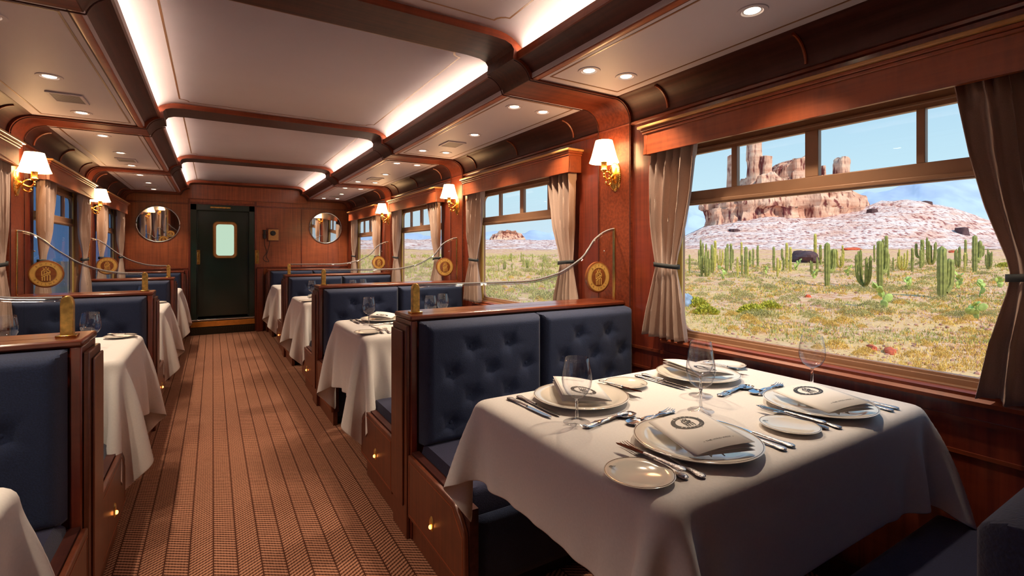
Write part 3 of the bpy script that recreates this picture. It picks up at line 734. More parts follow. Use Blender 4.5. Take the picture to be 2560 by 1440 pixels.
def cushion(w, h, d, tuft, seed=0, nx=56, nz=48):
    """upholstered pad: local x 0..w, z 0..h, front at y=-d"""
    rnd = random.Random(seed); rr = .035
    bt = []
    if tuft:
        rows = [h - .115 - k * .105 for k in range(4)]
        for k, z in enumerate(rows):
            n = 2 if k % 2 == 0 else 3; xs = [w * (q + .5 + (.0 if n == 3 else .0)) / n for q in range(n)]
            if n == 2: xs = [w * .36, w * .68] if w < .7 else [w * .36, w * .66]
            if n == 3: xs = [w * .20, w * .52, w * .84]
            bt += [(x, z) for x in xs]
    def edge(t, L): e_ = min(t, L - t); return math.sqrt(max(0, 1 - (1 - min(1, e_ / rr)) ** 2))
    def fn(u, v):
        # denser rows near the borders
        x = w * (.5 - .5 * math.cos(PI * u)) * .35 + w * u * .65; z = h * (.5 - .5 * math.cos(PI * v)) * .35 + h * v * .65
        f = min(edge(x, w), edge(z, h)) if True else 1
        y = d * f
        y += .007 * math.sin(PI * x / w) * math.sin(PI * z / h) * f
        for bx_, bz in bt:
            r2 = (x - bx_) ** 2 + (z - bz) ** 2; r_ = math.sqrt(r2)
            y -= .020 * math.exp(-r2 / .0009)
            if r_ < .10:
                an = math.atan2(z - bz, x - bx_); cr = abs(math.sin(an * 2.5 + .3)); y -= .0045 * math.exp(-(r_ - .035) ** 2 / .0012) * (1 - cr) ** 3
        return (x, -y, z)
    mb = MB(); mb.grid(fn, nx, nz)
    mb.add([(0, 0, 0), (w, 0, 0), (w, 0, h), (0, 0, h)], [(0, 1, 2, 3)])
    for bx_, bz in bt: mb.ball((bx_, -d + .016, bz), .009, .004, .009, 10, 6)
    return mb
def bench(s, sy, label, group='navy booth benches'):
    """sy=-1: backs onto a partition on its far side (seat towards the camera)"""
    sx = 1 if s == 0 else -1; xa, xw = seatw(s); Wd = abs(xw - xa)
    r = thing('booth_bench', label, 'bench', (xa, 0, 0), group=group)
    def flip(mb): mb.v = [(sx * p[0], p[1] * (-sy), p[2]) for p in mb.v]; return mb
    # canonical frame: x 0=aisle..Wd=wall, seat extends towards -y from the partition face at y=-.105
    def bld(mb, name, m, par=r, **k): return flip(mb).build(name, m, par, **k)
    y0 = -.110
    og = [(y0, .365), (y0 - .455, .365), (y0 - .475, .352)] + [(y0 - .475 - .065 * t, .345 - .055 * (t ** 1.8)) for t in np.linspace(.15, 1, 6)] + [(y0 - .545, .105), (y0, .105)]
    sp = bld(MB().prism(og, 'X', .0, .018), 'side_panel', WDP, bevel=.004)
    ins = [(y0 - .012, .345), (y0 - .448, .345), (y0 - .50, .30), (y0 - .528, .275), (y0 - .528, .12), (y0 - .012, .12)]
    ins2 = [(a * 1.0 + (.004 if a < y0 - .2 else -.004), b + (-.004 if b > .2 else .004)) for a, b in ins]
    bld(MB().strip(ins, ins2, 'X', -.0012, .002), 'inlay_line', WDL, sp)
    bld(MB().box(.018, .05, y0 - .545, y0, .105, .372), 'panel_core', WDK)
    bld(MB().box(.022, .05, y0 - .50, y0, 0, .105), 'kick_board', WDP)
    bld(MB().box(.05, Wd - .016, y0 - .47, y0, 0, .30), 'base', BLACK)
    # upholstered front of the seat
    def apron(u, v):
        z = .06 + .26 * v; return (.05 + (Wd - .066) * u, y0 - .475 - .035 * math.sin(PI * min(1, v * .6 + .15)), z)
    bld(MB().grid(apron, 20, 8), 'front_apron', BLUE, solid=.01)
    mb = cushion(Wd - .058, .50, .11, False, nx=30, nz=30); mb.v = [(p[0] + .036, y0 - .50 + p[2], .302 - p[1]) for p in mb.v]
    bld(mb, 'seat_cushion', BLUED if s else BLUED)
    nC = 2 if s == 0 else 1; cw = (Wd - .05 - .012) / nC
    for k in range(nC):
        mb = cushion(cw - .004, .520, .080, True, k); mb.v = [(p[0] + .048 + k * cw, y0 + p[1], .402 + p[2]) for p in mb.v]
        bld(mb, 'back_cushion', BLUE)
    # amber step light in the side panel
    mb = MB(); mb.lathe([(.001, -.004), (.014, -.004), (.017, 0), (.001, 0)], (0, y0 - .262, .200), 24, 'X', sy=1.7); pl = bld(mb, 'step_light_plate', BRASSD)
    mb = MB(); mb.ball((-.006, y0 - .262, .190), .006, .007, .008, 12, 8); bld(mb, 'step_light', FLOORL, pl)
    return r
ROWN = {-1: 'beside the camera', 0: 'nearest the camera', 1: 'second from the camera', 2: 'third from the camera', 3: 'at the end wall'}
for s in (0, 1):
    sd = ('right', 'left')[s]
    pa = gs = bm_ = bp_ = None
    for j in range(-1, 4):
        if s == 1 and j == -1: continue
        y = YP + P * j - (.0 if j < 3 else .0)
        lb = 'mahogany booth partition on the %s, %s' % (sd, ROWN[j])
        if j == 3: y = 8.36
        if pa is None: pa = partition(s, lb); pa.location.y = y
        else: dup(pa, (pa.location.x, y, 0), label=lb)
        if 0 <= j <= 2:
            lb = 'low curved glass screen with round crest on %s partition %s' % (sd, ROWN[j])
            if gs is None: gs = glass_screen(s, lb); gs.location.y = y - .022
            else: dup(gs, (gs.location.x, y - .022, .948), label=lb)
        if j >= 0:
            lb = 'navy buttoned booth bench on the %s, near side of partition %s' % (sd, ROWN[j])
            if bm_ is None: bm_ = bench(s, -1, lb); bm_.location.y = y
            else: dup(bm_, (bm_.location.x, y, 0), label=lb)
        if j < 3:
            lb = 'navy buttoned booth bench on the %s, far side of partition %s' % (sd, ROWN[j])
            if bp_ is None: bp_ = bench(s, 1, lb); bp_.location.y = y + (.025 if j < 0 else 0)
            else: dup(bp_, (bp_.location.x, y, 0), label=lb)

# ---------------------------------------------------------------- tables and draped cloths
def drape(x0, x1, y0, y1, zt, over, xmin, xmax, seed, step=.0205, iters=420):
    """hang a square cloth over a rounded table top with a small particle solver"""
    rg = np.random.default_rng(seed)
    ox0, ox1, oy = over
    nx = int(round((x1 - x0 + ox0 + ox1) / step)); ny = int(round((y1 - y0 + 2 * oy) / step))
    gx = np.linspace(x0 - ox0, x1 + ox1, nx + 1); gy = np.linspace(y0 - oy, y1 + oy, ny + 1)
    X, Y = np.meshgrid(gx, gy); p = np.stack([X, Y, np.full_like(X, zt + .004)], -1)
    # start with the overhang already bent down a little
    dx = np.maximum(0, np.maximum(x0 - X, X - x1)); dy = np.maximum(0, np.maximum(y0 - Y, Y - y1)); dd = np.hypot(dx, dy)
    p[..., 2] -= dd * .75
    p[..., 0] -= np.sign(X - (x0 + x1) / 2) * dx * .35; p[..., 1] -= np.sign(Y - (y0 + y1) / 2) * dy * .35
    p += rg.normal(0, .0015, p.shape); hx, hy = gx[1] - gx[0], gy[1] - gy[0]
    q = p.copy(); c = np.array([(x0 + x1) / 2, (y0 + y1) / 2, zt - .15]); hb = np.array([(x1 - x0) / 2, (y1 - y0) / 2, .15]); rr = .022
    pairs = [((0, 0), (0, 1), hx, 1.0), ((0, 0), (1, 0), hy, 1.0), ((0, 0), (1, 1), math.hypot(hx, hy), .35), ((0, 1), (1, 0), math.hypot(hx, hy), .35), ((0, 0), (0, 2), 2 * hx, .18), ((0, 0), (2, 0), 2 * hy, .18)]
    R, K = p.shape[:2]
    for it in range(iters):
        vel = (p - q) * .965; q = p.copy(); p = p + vel; p[..., 2] -= .00022
        for rep in range(9):
            for (a0, a1), (b0, b1), L, k in pairs:
                rb = slice(b0, b0 + (R - max(a0, b0)))
                ra = slice(a0, a0 + (R - max(a0, b0))); ca = slice(a1, a1 + (K - max(a1, b1))); cb = slice(b1, b1 + (K - max(a1, b1)))
                A = p[ra, ca]; B = p[rb, cb]; d = B - A; n = np.sqrt((d * d).sum(-1, keepdims=True)) + 1e-9
                cor = d * ((n - L) / n) * (.5 * k * .62)
                acc = np.zeros_like(p); acc[ra, ca] += cor; acc[rb, cb] -= cor; p += acc
            # collide with rounded table slab
            r = p - c; a = np.abs(r) - hb + rr; out = np.maximum(a, 0); ln = np.sqrt((out * out).sum(-1)); ins = np.minimum(a.max(-1), 0)
            sd = ln + ins - rr; hit = sd < .003
            g = np.sign(r) * out / (ln[..., None] + 1e-9)
            inner = (ln < 1e-6)
            ax = a.argmax(-1); g2 = np.zeros_like(p); np.put_along_axis(g2, ax[..., None], np.sign(np.take_along_axis(r, ax[..., None], -1)), -1)
            g = np.where(inner[..., None], g2, g); p = np.where(hit[..., None], p + g * (.003 - sd)[..., None], p)
            q = np.where(hit[..., None], q + (p - q) * .6, q)
            p[..., 0] = np.clip(p[..., 0], xmin, xmax)
    # keep the top perfectly flat where it rests
    on = (p[..., 2] > zt - .004) & (p[..., 0] > x0 + .02) & (p[..., 0] < x1 - .02) & (p[..., 1] > y0 + .02) & (p[..., 1] < y1 - .02)
    p[..., 2] = np.where(on, zt + .003, p[..., 2])
    mb = MB(); vs = p.reshape(-1, 3).tolist(); w = nx + 1
    mb.add(vs, [(j * w + i, j * w + i + 1, (j + 1) * w + i + 1, (j + 1) * w + i) for j in range(ny) for i in range(nx)])
    return mb
ZT = .746
def table(s, i):
    sx = 1 if s == 0 else -1; c = bay_c(i); x0, x1 = (.705, 1.870) if s == 0 else (XL + .06, XB - .008)
    lb = 'table under the white cloth, %s side, %s' % (('right', 'left')[s], ORD[i + 1])
    r = thing('dining_table', lb, 'table', ((x0 + x1) / 2, c, 0), group='booth tables')
    hw = (x1 - x0) / 2; MB().prism(rrect(-hw + .022, hw - .022, -.385, .355, .03), 'Z', ZT - .040, ZT - .003).build('tabletop', WDX, r, bevel=.004)
    MB().lathe([(.16, 0), (.16, .015), (.05, .03), (.035, .05), (.035, ZT - .06), (.07, ZT - .035)], (0, 0, 0), 24).build('pedestal', BLACK, r)
    return x0, x1
cl = {}
def place_cloth(s, i, seed):
    x0, x1 = (.705, 1.870) if s == 0 else (XL + .06, XB - .008); c = bay_c(i)
    key = (s, seed)
    lb = 'white linen tablecloth hanging in corner folds, %s side, table %s' % (('right', 'left')[s], ORD[i + 1])
    if key not in cl:
        lim = (-9, 1.938) if s == 0 else (XL + .02, 9)
        ov = ((.20, .20, .255) if i == 0 else (.345, .2, .345)) if s == 0 else (.2, .335, .335)
        mb = drape(x0, x1, -.4075, .3775, ZT, ov, lim[0], lim[1], seed)
        o = mb.build('tablecloth', CLOTH, smooth=3.2, solid=.0022, subsurf=1)
        cl[key] = o
    else:
        o = cl[key].copy(); C.objects.link(o)
    o.location = (0, c, 0); tag(o, lb, 'tablecloth', 'white tablecloths')
    return o
for s, i, sd in ((0, 0, 3), (0, 1, 5), (0, 2, 8), (0, 3, 5), (1, 0, 11), (1, 1, 12), (1, 2, 11), (1, 3, 12)):
    table(s, i); place_cloth(s, i, sd)

# ---------------------------------------------------------------- tableware
ZS = ZT + .0045
def charger():
    r = thing('dinner_plate', 'x', 'plate')
    MB().lathe([(.001, .003), (.060, .003), (.075, .001), (.080, .004), (.120, .013), (.148, .018), (.149, .020), (.147, .0215), (.118, .0165), (.098, .008), (.001, .007)], n=72).build('plate_body', CHINA, r, smooth=1.0)
    mb = MB(); mb.tube([(.1455 * math.cos(a), .1455 * math.sin(a), .0208) for a in np.linspace(0, 2 * PI, 73)[:-1]], .0011, 6, closed=True); mb.build('rim_line', RIM, r)
    return r
def side_plate():
    r = thing('side_plate', 'x', 'plate')
    MB().lathe([(.001, .002), (.035, .002), (.040, .003), (.060, .008), (.072, .011), (.073, .0125), (.071, .0135), (.055, .0095), (.045, .005), (.001, .0045)], n=56).build('plate_body', CHINA, r, smooth=1.0)
    mb = MB(); mb.tube([(.0705 * math.cos(a), .0705 * math.sin(a), .0130) for a in np.linspace(0, 2 * PI, 57)[:-1]], .0009, 6, closed=True); mb.build('rim_line', RIM, r)
    mb = MB(); monogram(mb, .0085, Matrix.Translation((-.030, .050, .0125)) @ Matrix.Rotation(.5, 4, 'Z') @ Matrix.Rotation(-.15, 4, 'X')); mb.build('crest', INK, r, smooth=0)
    return r
STEMG = glassmat('solid crystal stem', (1, 1, 1), solid=True)
def wineglass():
    r = thing('wine_glass', 'x', 'glass')
    P_ = [(.001, .0015), (.034, .0008), (.0375, .0015), (.034, .003), (.012, .005), (.0048, .012), (.0038, .03), (.0038, .058), (.0055, .066), (.016, .071), (.030, .082), (.039, .100), (.0415, .118), (.0400, .140), (.0345, .168), (.0322, .178)]
    MB().lathe(P_[:6], n=40).build('foot', WINE_S, r, smooth=1.2)
    MB().lathe(P_[5:9], n=20).build('stem', STEMG, r, smooth=1.2)
    inner = [(x - .0011, z + .0008) for x, z in P_[8:]]
    prof = P_[8:] + inner[::-1]
    mb = MB(); n = 48; vs = []; fs = []
    for rr_, h in prof:
        for k in range(n): a = 2 * PI * k / n; vs.append((max(rr_, .0005) * math.cos(a), max(rr_, .0005) * math.sin(a), h))
    for i in range(len(prof) - 1):
        for k in range(n): fs.append((i * n + k, i * n + (k + 1) % n, (i + 1) * n + (k + 1) % n, (i + 1) * n + k))
    fs.append(tuple(range((len(prof) - 1) * n, len(prof) * n)))
    mb.add(vs, fs); mb.build('bowl', WINE_S, r, smooth=1.2)
    return r
WINE_S = glassmat('crystal', (1, 1, 1))
[n for n in WINE_S.node_tree.nodes if n.type == 'FRESNEL'][0].inputs[0].default_value = 1.9
_t = WINE_S.node_tree; _tr = [n for n in _t.nodes if n.type == 'BSDF_TRANSPARENT'][0]
_lw = _t.nodes.new('ShaderNodeLayerWeight'); _lw.inputs[0].default_value = .35; _cr = _t.nodes.new('ShaderNodeValToRGB')
_cr.color_ramp.elements[0].position = .35; _cr.color_ramp.elements[0].color = (.99, .99, .995, 1); _cr.color_ramp.elements[1].position = 1.0; _cr.color_ramp.elements[1].color = (.62, .62, .66, 1)
_t.links.new(_lw.outputs['Facing'], _cr.inputs[0]); _t.links.new(_cr.outputs[0], _tr.inputs[0])
def sweep(mb, stations, n=10, ease=0):
    """stations: (y, half width, half thickness, z)"""
    vs = []; fs = []
    for y, w, t, z in stations:
        for k in range(n):
            a = 2 * PI * k / n; vs.append((w * math.cos(a), y, z + t * math.sin(a)))
    for i in range(len(stations) - 1):
        for k in range(n): fs.append((i * n + k, i * n + (k + 1) % n, (i + 1) * n + (k + 1) % n, (i + 1) * n + k))
    fs += [tuple(range(n))[::-1], tuple(range((len(stations) - 1) * n, len(stations) * n))]
    return mb.add(vs, fs)
def handle(par, L=.10):
    st_ = [(0, .002, .0015, .004), (.003, .008, .0026, .0045), (.010, .0112, .003, .005), (.020, .0095, .003, .005), (.030, .0070, .0028, .0052), (.045, .0058, .0026, .0055), (.06, .0064, .0026, .006), (.075, .0050, .0024, .0065), (L - .008, .0056, .0026, .007), (L, .0034, .002, .007)]
    sweep(MB(), st_).build('handle', ORN, par)
def knife(name='table_knife', L=.225, short=False):
    r = thing(name, 'x', 'knife'); handle(r, .105)
    mb = MB(); y0, y1 = .104, L
    pts = [(-.004, y0), (.006, y0), (.0085, y0 + .02), (.0085, y1 - .03), (.006, y1 - .012), (-.001, y1), (-.006, y1 - .010), (-.0065, y0 + .03)]
    mb.prism(pts, 'Z', .0042, .0056); mb.build('blade', STEEL if not short else BUTTER, r, bevel=.0005); return r
BUTTER = mat('blade with dark reflection in the colour', (.10, .09, .09), .12, 1.0)  # steel coloured dark to stand for a dark reflection on the blade
def fork(L=.205, name='table_fork'):
    r = thing(name, 'x', 'fork'); handle(r, .095)
    mb = MB(); sweep(mb, [(.093, .0035, .0018, .007), (.115, .0028, .0014, .009), (.128, .006, .0012, .0095), (.138, .0115, .001, .0085), (L - .052, .0122, .001, .0070)])
    for k in range(4):
        x = -.0102 + k * .0068; y0 = L - .054
        mb.tube([(x, y0, .007), (x, y0 + .02, .0055), (x, y0 + .036, .006), (x, L, .0095)], [.0016, .0016, .0014, .0007], 6)
    mb.build('tines', STEEL, r); return r
def spoon(L=.195):
    r = thing('dessert_spoon', 'x', 'spoon'); handle(r, .095)
    mb = MB(); sweep(mb, [(.093, .0035, .0018, .007), (.118, .0026, .0014, .010), (.132, .0045, .0014, .0085), (.140, .006, .0014, .0075)])
    def fn(u, v):
        t = v; y = .136 + .058 * (1 - math.cos(PI * t)) / 2; w = .0205 * math.sin(PI * min(1, max(0, t))) ** .62
        a = PI * u; return (w * math.cos(a), y, .0085 - .0075 * math.sin(a) * math.sin(PI * t) ** .7)
    mb.grid(fn, 14, 14); o = mb.build('bowl_and_neck', STEEL, r, solid=.0008); return r
def menu():
    r = thing('menu_card', 'x', 'menu'); w, h = .148, .215
    def page(name, ang, z, bend=.0):
        mb = MB()
        def fn(u, v):
            d = w * u; return (-w / 2 + d * math.cos(ang), -h / 2 + h * v, z + d * math.sin(ang) + bend * math.sin(PI * u))
        mb.grid(fn, 10, 2); return mb.build(name, PAPER, r, solid=.0006)
    page('back_cover', .02, .0006); page('inside_page', .075, .0012, .003)
    ang, z, bend = .135, .0018, .005; page('front_cover', ang, z, bend)
    T = Matrix.Translation((0, 0, z + .0008)) 
    def lift(mb):
        def f(p):
            u = min(1, max(0, (p[0] + w / 2) / w)); return (-w / 2 + (p[0] + w / 2) * math.cos(ang), p[1], z + .0009 + (p[0] + w / 2) * math.sin(ang) + bend * math.sin(PI * u))
        mb.v = [f(p) for p in mb.v]; return mb
    mb = MB(); T = Matrix.Translation((0, .046, 0)); monogram(mb, .0225, T)
    for k in range(8):
        a = k * PI / 4 + .4
        if k % 2 == 0: ring(mb, .0, .0014, Matrix.Translation((.043 * math.cos(a), .046 + .043 * math.sin(a), 0)), 8)
    # dark ring in short quads so that it follows the bent cover
    for q in range(3):
        ring(mb, .0285 + q * .0036, .0285 + (q + 1) * .0036 + .0003, T, 72)
    cr = lift(mb).build('crest', INK, r, smooth=0)
    mb = MB(); T = Matrix.Translation((0, .046, .0003)); ring_text(mb, 'ROYAL', .0339, .0080, PI / 2, 1.35, False, T); ring_text(mb, 'RAILWAY', .0339, .0080, -PI / 2, 1.8, True, T)
    m2 = lift(mb); m2.v = [(p[0], p[1], p[2] + .0004) for p in m2.v]; m2.build('crest_lettering', PAPER, cr, smooth=0)
    mb = MB(); add_text(mb, '\u00ab THE WILD WEST \u00bb', .0085, Matrix.Translation((.012, -.066, 0))); lift(mb).build('title', INK, r, smooth=0)
    mb = MB(); x0, x1, y0, y1 = -w / 2 + .004, w / 2 - .004, -h / 2 + .004, h / 2 - .004
    for k in range(12):
        ya, yb = y0 + (y1 - y0) * k / 12, y0 + (y1 - y0) * (k + 1) / 12
        mb.add([(x1 - .0005, ya, 0), (x1, ya, 0), (x1, yb, 0), (x1 - .0005, yb, 0)], [(0, 1, 2, 3)])
    lift(mb).build('border_line', RIM, r, smooth=0)
    return r
def napkin():
    r = MB().grid(lambda u, v: (-.016 + .034 * u, -.085 + .15 * v, .004 + .016 * math.sin(PI * u) + .003 * math.sin(u * 19 + v * 3)), 16, 12)
    o = r.build('napkin', CLOTH, solid=.0015, smooth=1.2); tag(o, 'x', 'napkin'); return o
PROTO = {}
def put(kind, maker, x, y, z, rz, label, group, tilt=0.0):
    if kind not in PROTO:
        o = maker(); PROTO[kind] = o; o.location = (x, y, z); o.rotation_euler = (0, 0, rz); o['label'] = label; o['group'] = group
    else:
        if PROTO[kind].type == 'EMPTY': o = dup(PROTO[kind], (x, y, z), rz, label, group)
        else: o = PROTO[kind].copy(); C.objects.link(o); o.location = (x, y, z); o.rotation_euler = (0, 0, rz); o['label'] = label; o['group'] = group
    if tilt: o.rotation_euler.x = tilt
    return o
def setting(cx, cy, dirn, where, what, menu_rz=-.36):
    """dirn=+1: diner on the near side looking along +y. x, y are the plate centre"""
    R = 0 if dirn > 0 else PI
    def L(x, y): return (cx + dirn * x, cy + dirn * y)
    z = ZS
    if 'plate' in what: put('plate', charger, cx, cy, z, R, 'large white dinner plate with dark rim line, ' + where, 'dinner plates')
    if 'napkin' in what: put('napkin', napkin, *L(-.012, -.01), z + .010, R - .36, 'folded white napkin under the menu, ' + where, 'napkins')
    if 'menu' in what: put('menu', menu, *L(-.005, -.008), z + .026, R + menu_rz, 'ivory folded menu with black round crest, ' + where, 'menu cards')
    if 'side' in what: put('side', side_plate, *L(-.245, -.050), z, R, 'small bread plate with dark rim, ' + where, 'bread plates')
    if 'forks' in what:
        put('fork', fork, *L(-.170, -.110), z, R - .10, 'outer ornate silver fork, ' + where, 'forks')
        put('fork', fork, *L(-.135, -.125), z, R - .13, 'inner ornate silver fork beside the plate, ' + where, 'forks')
    if 'butter' in what: put('butter', lambda: knife('butter_knife', .185, True), *L(-.168, -.104), z + .0135, R + .10, 'butter knife with reflection-dark blade across the bread plate, ' + where, 'butter knives')
    if 'knives' in what:
        put('knife', knife, *L(.186, -.134), z, R + .03, 'outer ornate table knife, ' + where, 'table knives')
        put('knife', knife, *L(.150, -.134), z, R + .0, 'inner ornate table knife beside the plate, ' + where, 'table knives')
    if 'dessert' in what:
        put('spoon', spoon, *L(.150, .196), z, R + PI / 2 + .06, 'dessert spoon laid above the plate, ' + where, 'dessert spoons')
        put('dfork', lambda: fork(.19, 'dessert_fork'), *L(-.035, .166), z, R - PI / 2 + .20, 'dessert fork laid above the plate, ' + where, 'dessert forks')
ALL = ('plate', 'napkin', 'menu', 'side', 'forks', 'butter', 'knives', 'dessert')
T0 = 'nearest right table, '
setting(1.00, .780, 1, T0 + 'near aisle seat', ALL, -.36)
setting(1.55, .775, 1, T0 + 'near window seat', ALL, -.36)
setting(.99, 1.205, -1, T0 + 'far aisle seat', ALL, -.50)
setting(1.545, 1.20, -1, T0 + 'far window seat', ALL, -.24)
def glasses(i, names, tn_):
    pos = {'G1': (1.227, .942, 'near aisle seat'), 'G2': (.853, 1.055, 'far aisle seat'), 'G3': (1.356, 1.041, 'far window seat'), 'G4': (1.773, .907, 'near window seat')}
    for k in names: x, y, w_ = pos[k]; put('glass', wineglass, x, y + P * i, ZS, 0, 'clear stemmed wine glass, %s, %s' % (tn_, w_), 'wine glasses')
glasses(0, ('G2', 'G1', 'G3', 'G4'), 'nearest right table')
T1 = 'second right table, '
setting(.99, 1.205 + P, -1, T1 + 'far aisle seat', ('plate', 'menu', 'knives', 'dessert'), -.5)
setting(1.00, .780 + P, 1, T1 + 'near aisle seat', ('side', 'forks', 'butter'))
glasses(1, ('G2', 'G1', 'G3'), 'second right table')
T2 = 'third right table, '
setting(.99, 1.205 + 2 * P, -1, T2 + 'far aisle seat', ('plate',)); setting(1.00, .780 + 2 * P, 1, T2 + 'near aisle seat', ('side',))
glasses(2, ('G2', 'G1', 'G3'), 'third right table')
for i, w_ in ((0, 'nearest left table'), (1, 'second left table'), (2, 'third left table')):
    c = bay_c(i)
    put('side', side_plate, -.430, c + .27, ZS, PI, 'small bread plate with dark rim, %s, aisle side' % w_, 'bread plates')
    if i > 0:
        put('glass', wineglass, -.50, c - .06, ZS, 0, 'clear stemmed wine glass, %s, aisle side' % w_, 'wine glasses')
        put('plate', charger, -.69, c + .17, ZS, PI, 'large white dinner plate with dark rim line, ' + w_, 'dinner plates')
    if i == 1:
        put('glass', wineglass, -.80, c - .02, ZS, 0, 'clear stemmed wine glass, second left table, wall side', 'wine glasses')
        put('butter', None, -.49, c + .33, ZS + .0135, PI + .9, 'butter knife with reflection-dark blade, second left table', 'butter knives')

# ---------------------------------------------------------------- the desert outside
G = -0.6
def ray(u, v=629.0):
    x = (u - CX) / F; return Vector((S_ + x * C_, C_ - x * S_, (CY - v) / F))
BASE = [(0, G), (15, G), (30, -.25), (55, .95), (70, 1.75), (110, 3.2), (200, 5.6), (420, 8.5)]
CREST = [(1560, 608), (1700, 602), (1760, 572), (1850, 548), (2000, 543), (2140, 528), (2200, 512), (2300, 503), (2380, 520), (2480, 552), (2600, 585), (2900, 610), (3300, 612)]
def terr(u, D):
    z = lerp(BASE, D)
    if D > 66:
        zc = H + (CY - lerp(CREST, u)) * 100 / F; t = max(0, min(1, (D - 66) / 34)); t = t * t * (3 - 2 * t)
        t2 = max(0, min(1, (D - 100) / 60)); zb = lerp(BASE, min(D, 100)); z = z + max(0, zc - lerp(BASE, 100)) * t * (1 - .8 * t2 * t2)
    return z
def wp(u, D, v=None):
    r = ray(u); p = Vector((r.x * D, r.y * D, 0)); p.z = terr(u, D) if v is None else H + (CY - v) * D / F; return p
def sandy():
    m, t, b = newmat('desert soil'); N, L = t.nodes, t.links
    tcn = N.new('ShaderNodeTexCoord')
    def nz(s, d=6): n = N.new('ShaderNodeTexNoise'); n.inputs['Scale'].default_value = s; n.inputs['Detail'].default_value = d; L.new(tcn.outputs['Object'], n.inputs['Vector']); return n
    a, bb, c3 = nz(.35), nz(3.2), nz(14)
    r = N.new('ShaderNodeValToRGB'); r.color_ramp.elements[0].position = .35; r.color_ramp.elements[0].color = (.60, .26, .11, 1); r.color_ramp.elements[1].position = .62; r.color_ramp.elements[1].color = (.86, .54, .36, 1)
    L.new(bb.outputs['Fac'], r.inputs[0])
    r2 = N.new('ShaderNodeValToRGB'); r2.color_ramp.elements[0].position = .44; r2.color_ramp.elements[0].color = (0, 0, 0, 1); r2.color_ramp.elements[1].position = .60; r2.color_ramp.elements[1].color = (1, 1, 1, 1)
    L.new(a.outputs['Fac'], r2.inputs[0])
    mx = N.new('ShaderNodeMix'); mx.data_type = 'RGBA'; L.new(r2.outputs[0], mx.inputs[0]); L.new(r.outputs[0], mx.inputs[6]); mx.inputs[7].default_value = (.76, .47, .20, 1)
    r3 = N.new('ShaderNodeValToRGB'); r3.color_ramp.elements[0].position = .32; r3.color_ramp.elements[0].color = (.30, .14, .09, 1); r3.color_ramp.elements[1].position = .43; r3.color_ramp.elements[1].color = (1, 1, 1, 1)
    L.new(c3.outputs['Fac'], r3.inputs[0])
    m2 = N.new('ShaderNodeMix'); m2.data_type = 'RGBA'; m2.blend_type = 'MULTIPLY'; m2.inputs[0].default_value = .8; L.new(mx.outputs[2], m2.inputs[6]); L.new(r3.outputs[0], m2.inputs[7])
    L.new(m2.outputs[2], b.inputs['Base Color']); b.inputs['Roughness'].default_value = 1
    bp = N.new('ShaderNodeBump'); bp.inputs['Strength'].default_value = .7; bp.inputs['Distance'].default_value = .05; L.new(bb.outputs['Fac'], bp.inputs['Height']); L.new(bp.outputs[0], b.inputs['Normal'])
    return m
def rocky(name, c1, c2, c3, sc=.35, zsc=1.6, bump=1.0):
    m, t, b = newmat(name); N, L = t.nodes, t.links
    tcn = N.new('ShaderNodeTexCoord'); mp = N.new('ShaderNodeMapping'); mp.inputs['Scale'].default_value = (sc * .3, sc * .3, sc * zsc); L.new(tcn.outputs['Object'], mp.inputs[0])
    n1 = N.new('ShaderNodeTexNoise'); n1.inputs['Scale'].default_value = 1.0; n1.inputs['Detail'].default_value = 8; L.new(mp.outputs[0], n1.inputs['Vector'])
    mp2 = N.new('ShaderNodeMapping'); mp2.inputs['Scale'].default_value = (sc * 2.2, sc * 2.2, sc * .5); L.new(tcn.outputs['Object'], mp2.inputs[0])
    n2 = N.new('ShaderNodeTexNoise'); n2.inputs['Scale'].default_value = 1.0; n2.inputs['Detail'].default_value = 8; L.new(mp2.outputs[0], n2.inputs['Vector'])
    r = N.new('ShaderNodeValToRGB'); r.color_ramp.elements[0].position = .34; r.color_ramp.elements[0].color = tuple(c1) + (1,); r.color_ramp.elements[1].position = .62; r.color_ramp.elements[1].color = tuple(c2) + (1,)
    L.new(n1.outputs['Fac'], r.inputs[0])
    r2 = N.new('ShaderNodeValToRGB'); r2.color_ramp.elements[0].position = .38; r2.color_ramp.elements[0].color = tuple(c3) + (1,); r2.color_ramp.elements[1].position = .47; r2.color_ramp.elements[1].color = (1, 1, 1, 1)
    L.new(n2.outputs['Fac'], r2.inputs[0])
    m2 = N.new('ShaderNodeMix'); m2.data_type = 'RGBA'; m2.blend_type = 'MULTIPLY'; m2.inputs[0].default_value = 1; L.new(r.outputs[0], m2.inputs[6]); L.new(r2.outputs[0], m2.inputs[7])
    L.new(m2.outputs[2], b.inputs['Base Color']); b.inputs['Roughness'].default_value = 1
    bp = N.new('ShaderNodeBump'); bp.inputs['Strength'].default_value = bump; bp.inputs['Distance'].default_value = .6; L.new(n2.outputs['Fac'], bp.inputs['Height']); L.new(bp.outputs[0], b.inputs['Normal'])
    return m
SOIL = sandy()
HILL = rocky('pale pink hillside rock', (.74, .43, .33), (.90, .72, .66), (.42, .20, .20), .7, 2.6, .8)
ROCK = rocky('red sandstone', (.60, .28, .18), (.84, .54, .38), (.28, .11, .13), .5, 1.8, 1.0)
FARR = mat('mountain rock with haze in the colour', (.40, .50, .68), 1.0, var=.16, scale=.03)  # blue of the distance haze is mixed into the rock colour
REDR = mat('red stone', (.62, .10, .035), .9, var=.3, scale=6)
DRKR = mat('dark brown stand-in boulder stone', (.10, .045, .045), .9, var=.35, scale=3, bump=.5)
CACT = mat('cactus skin', (.30, .31, .08), .8, var=.35, scale=9)
CACY = mat('yellowed cactus skin', (.55, .48, .10), .8, var=.3, scale=9)
PADM = mat('prickly pear pad', (.45, .56, .14), .7, var=.3, scale=8)
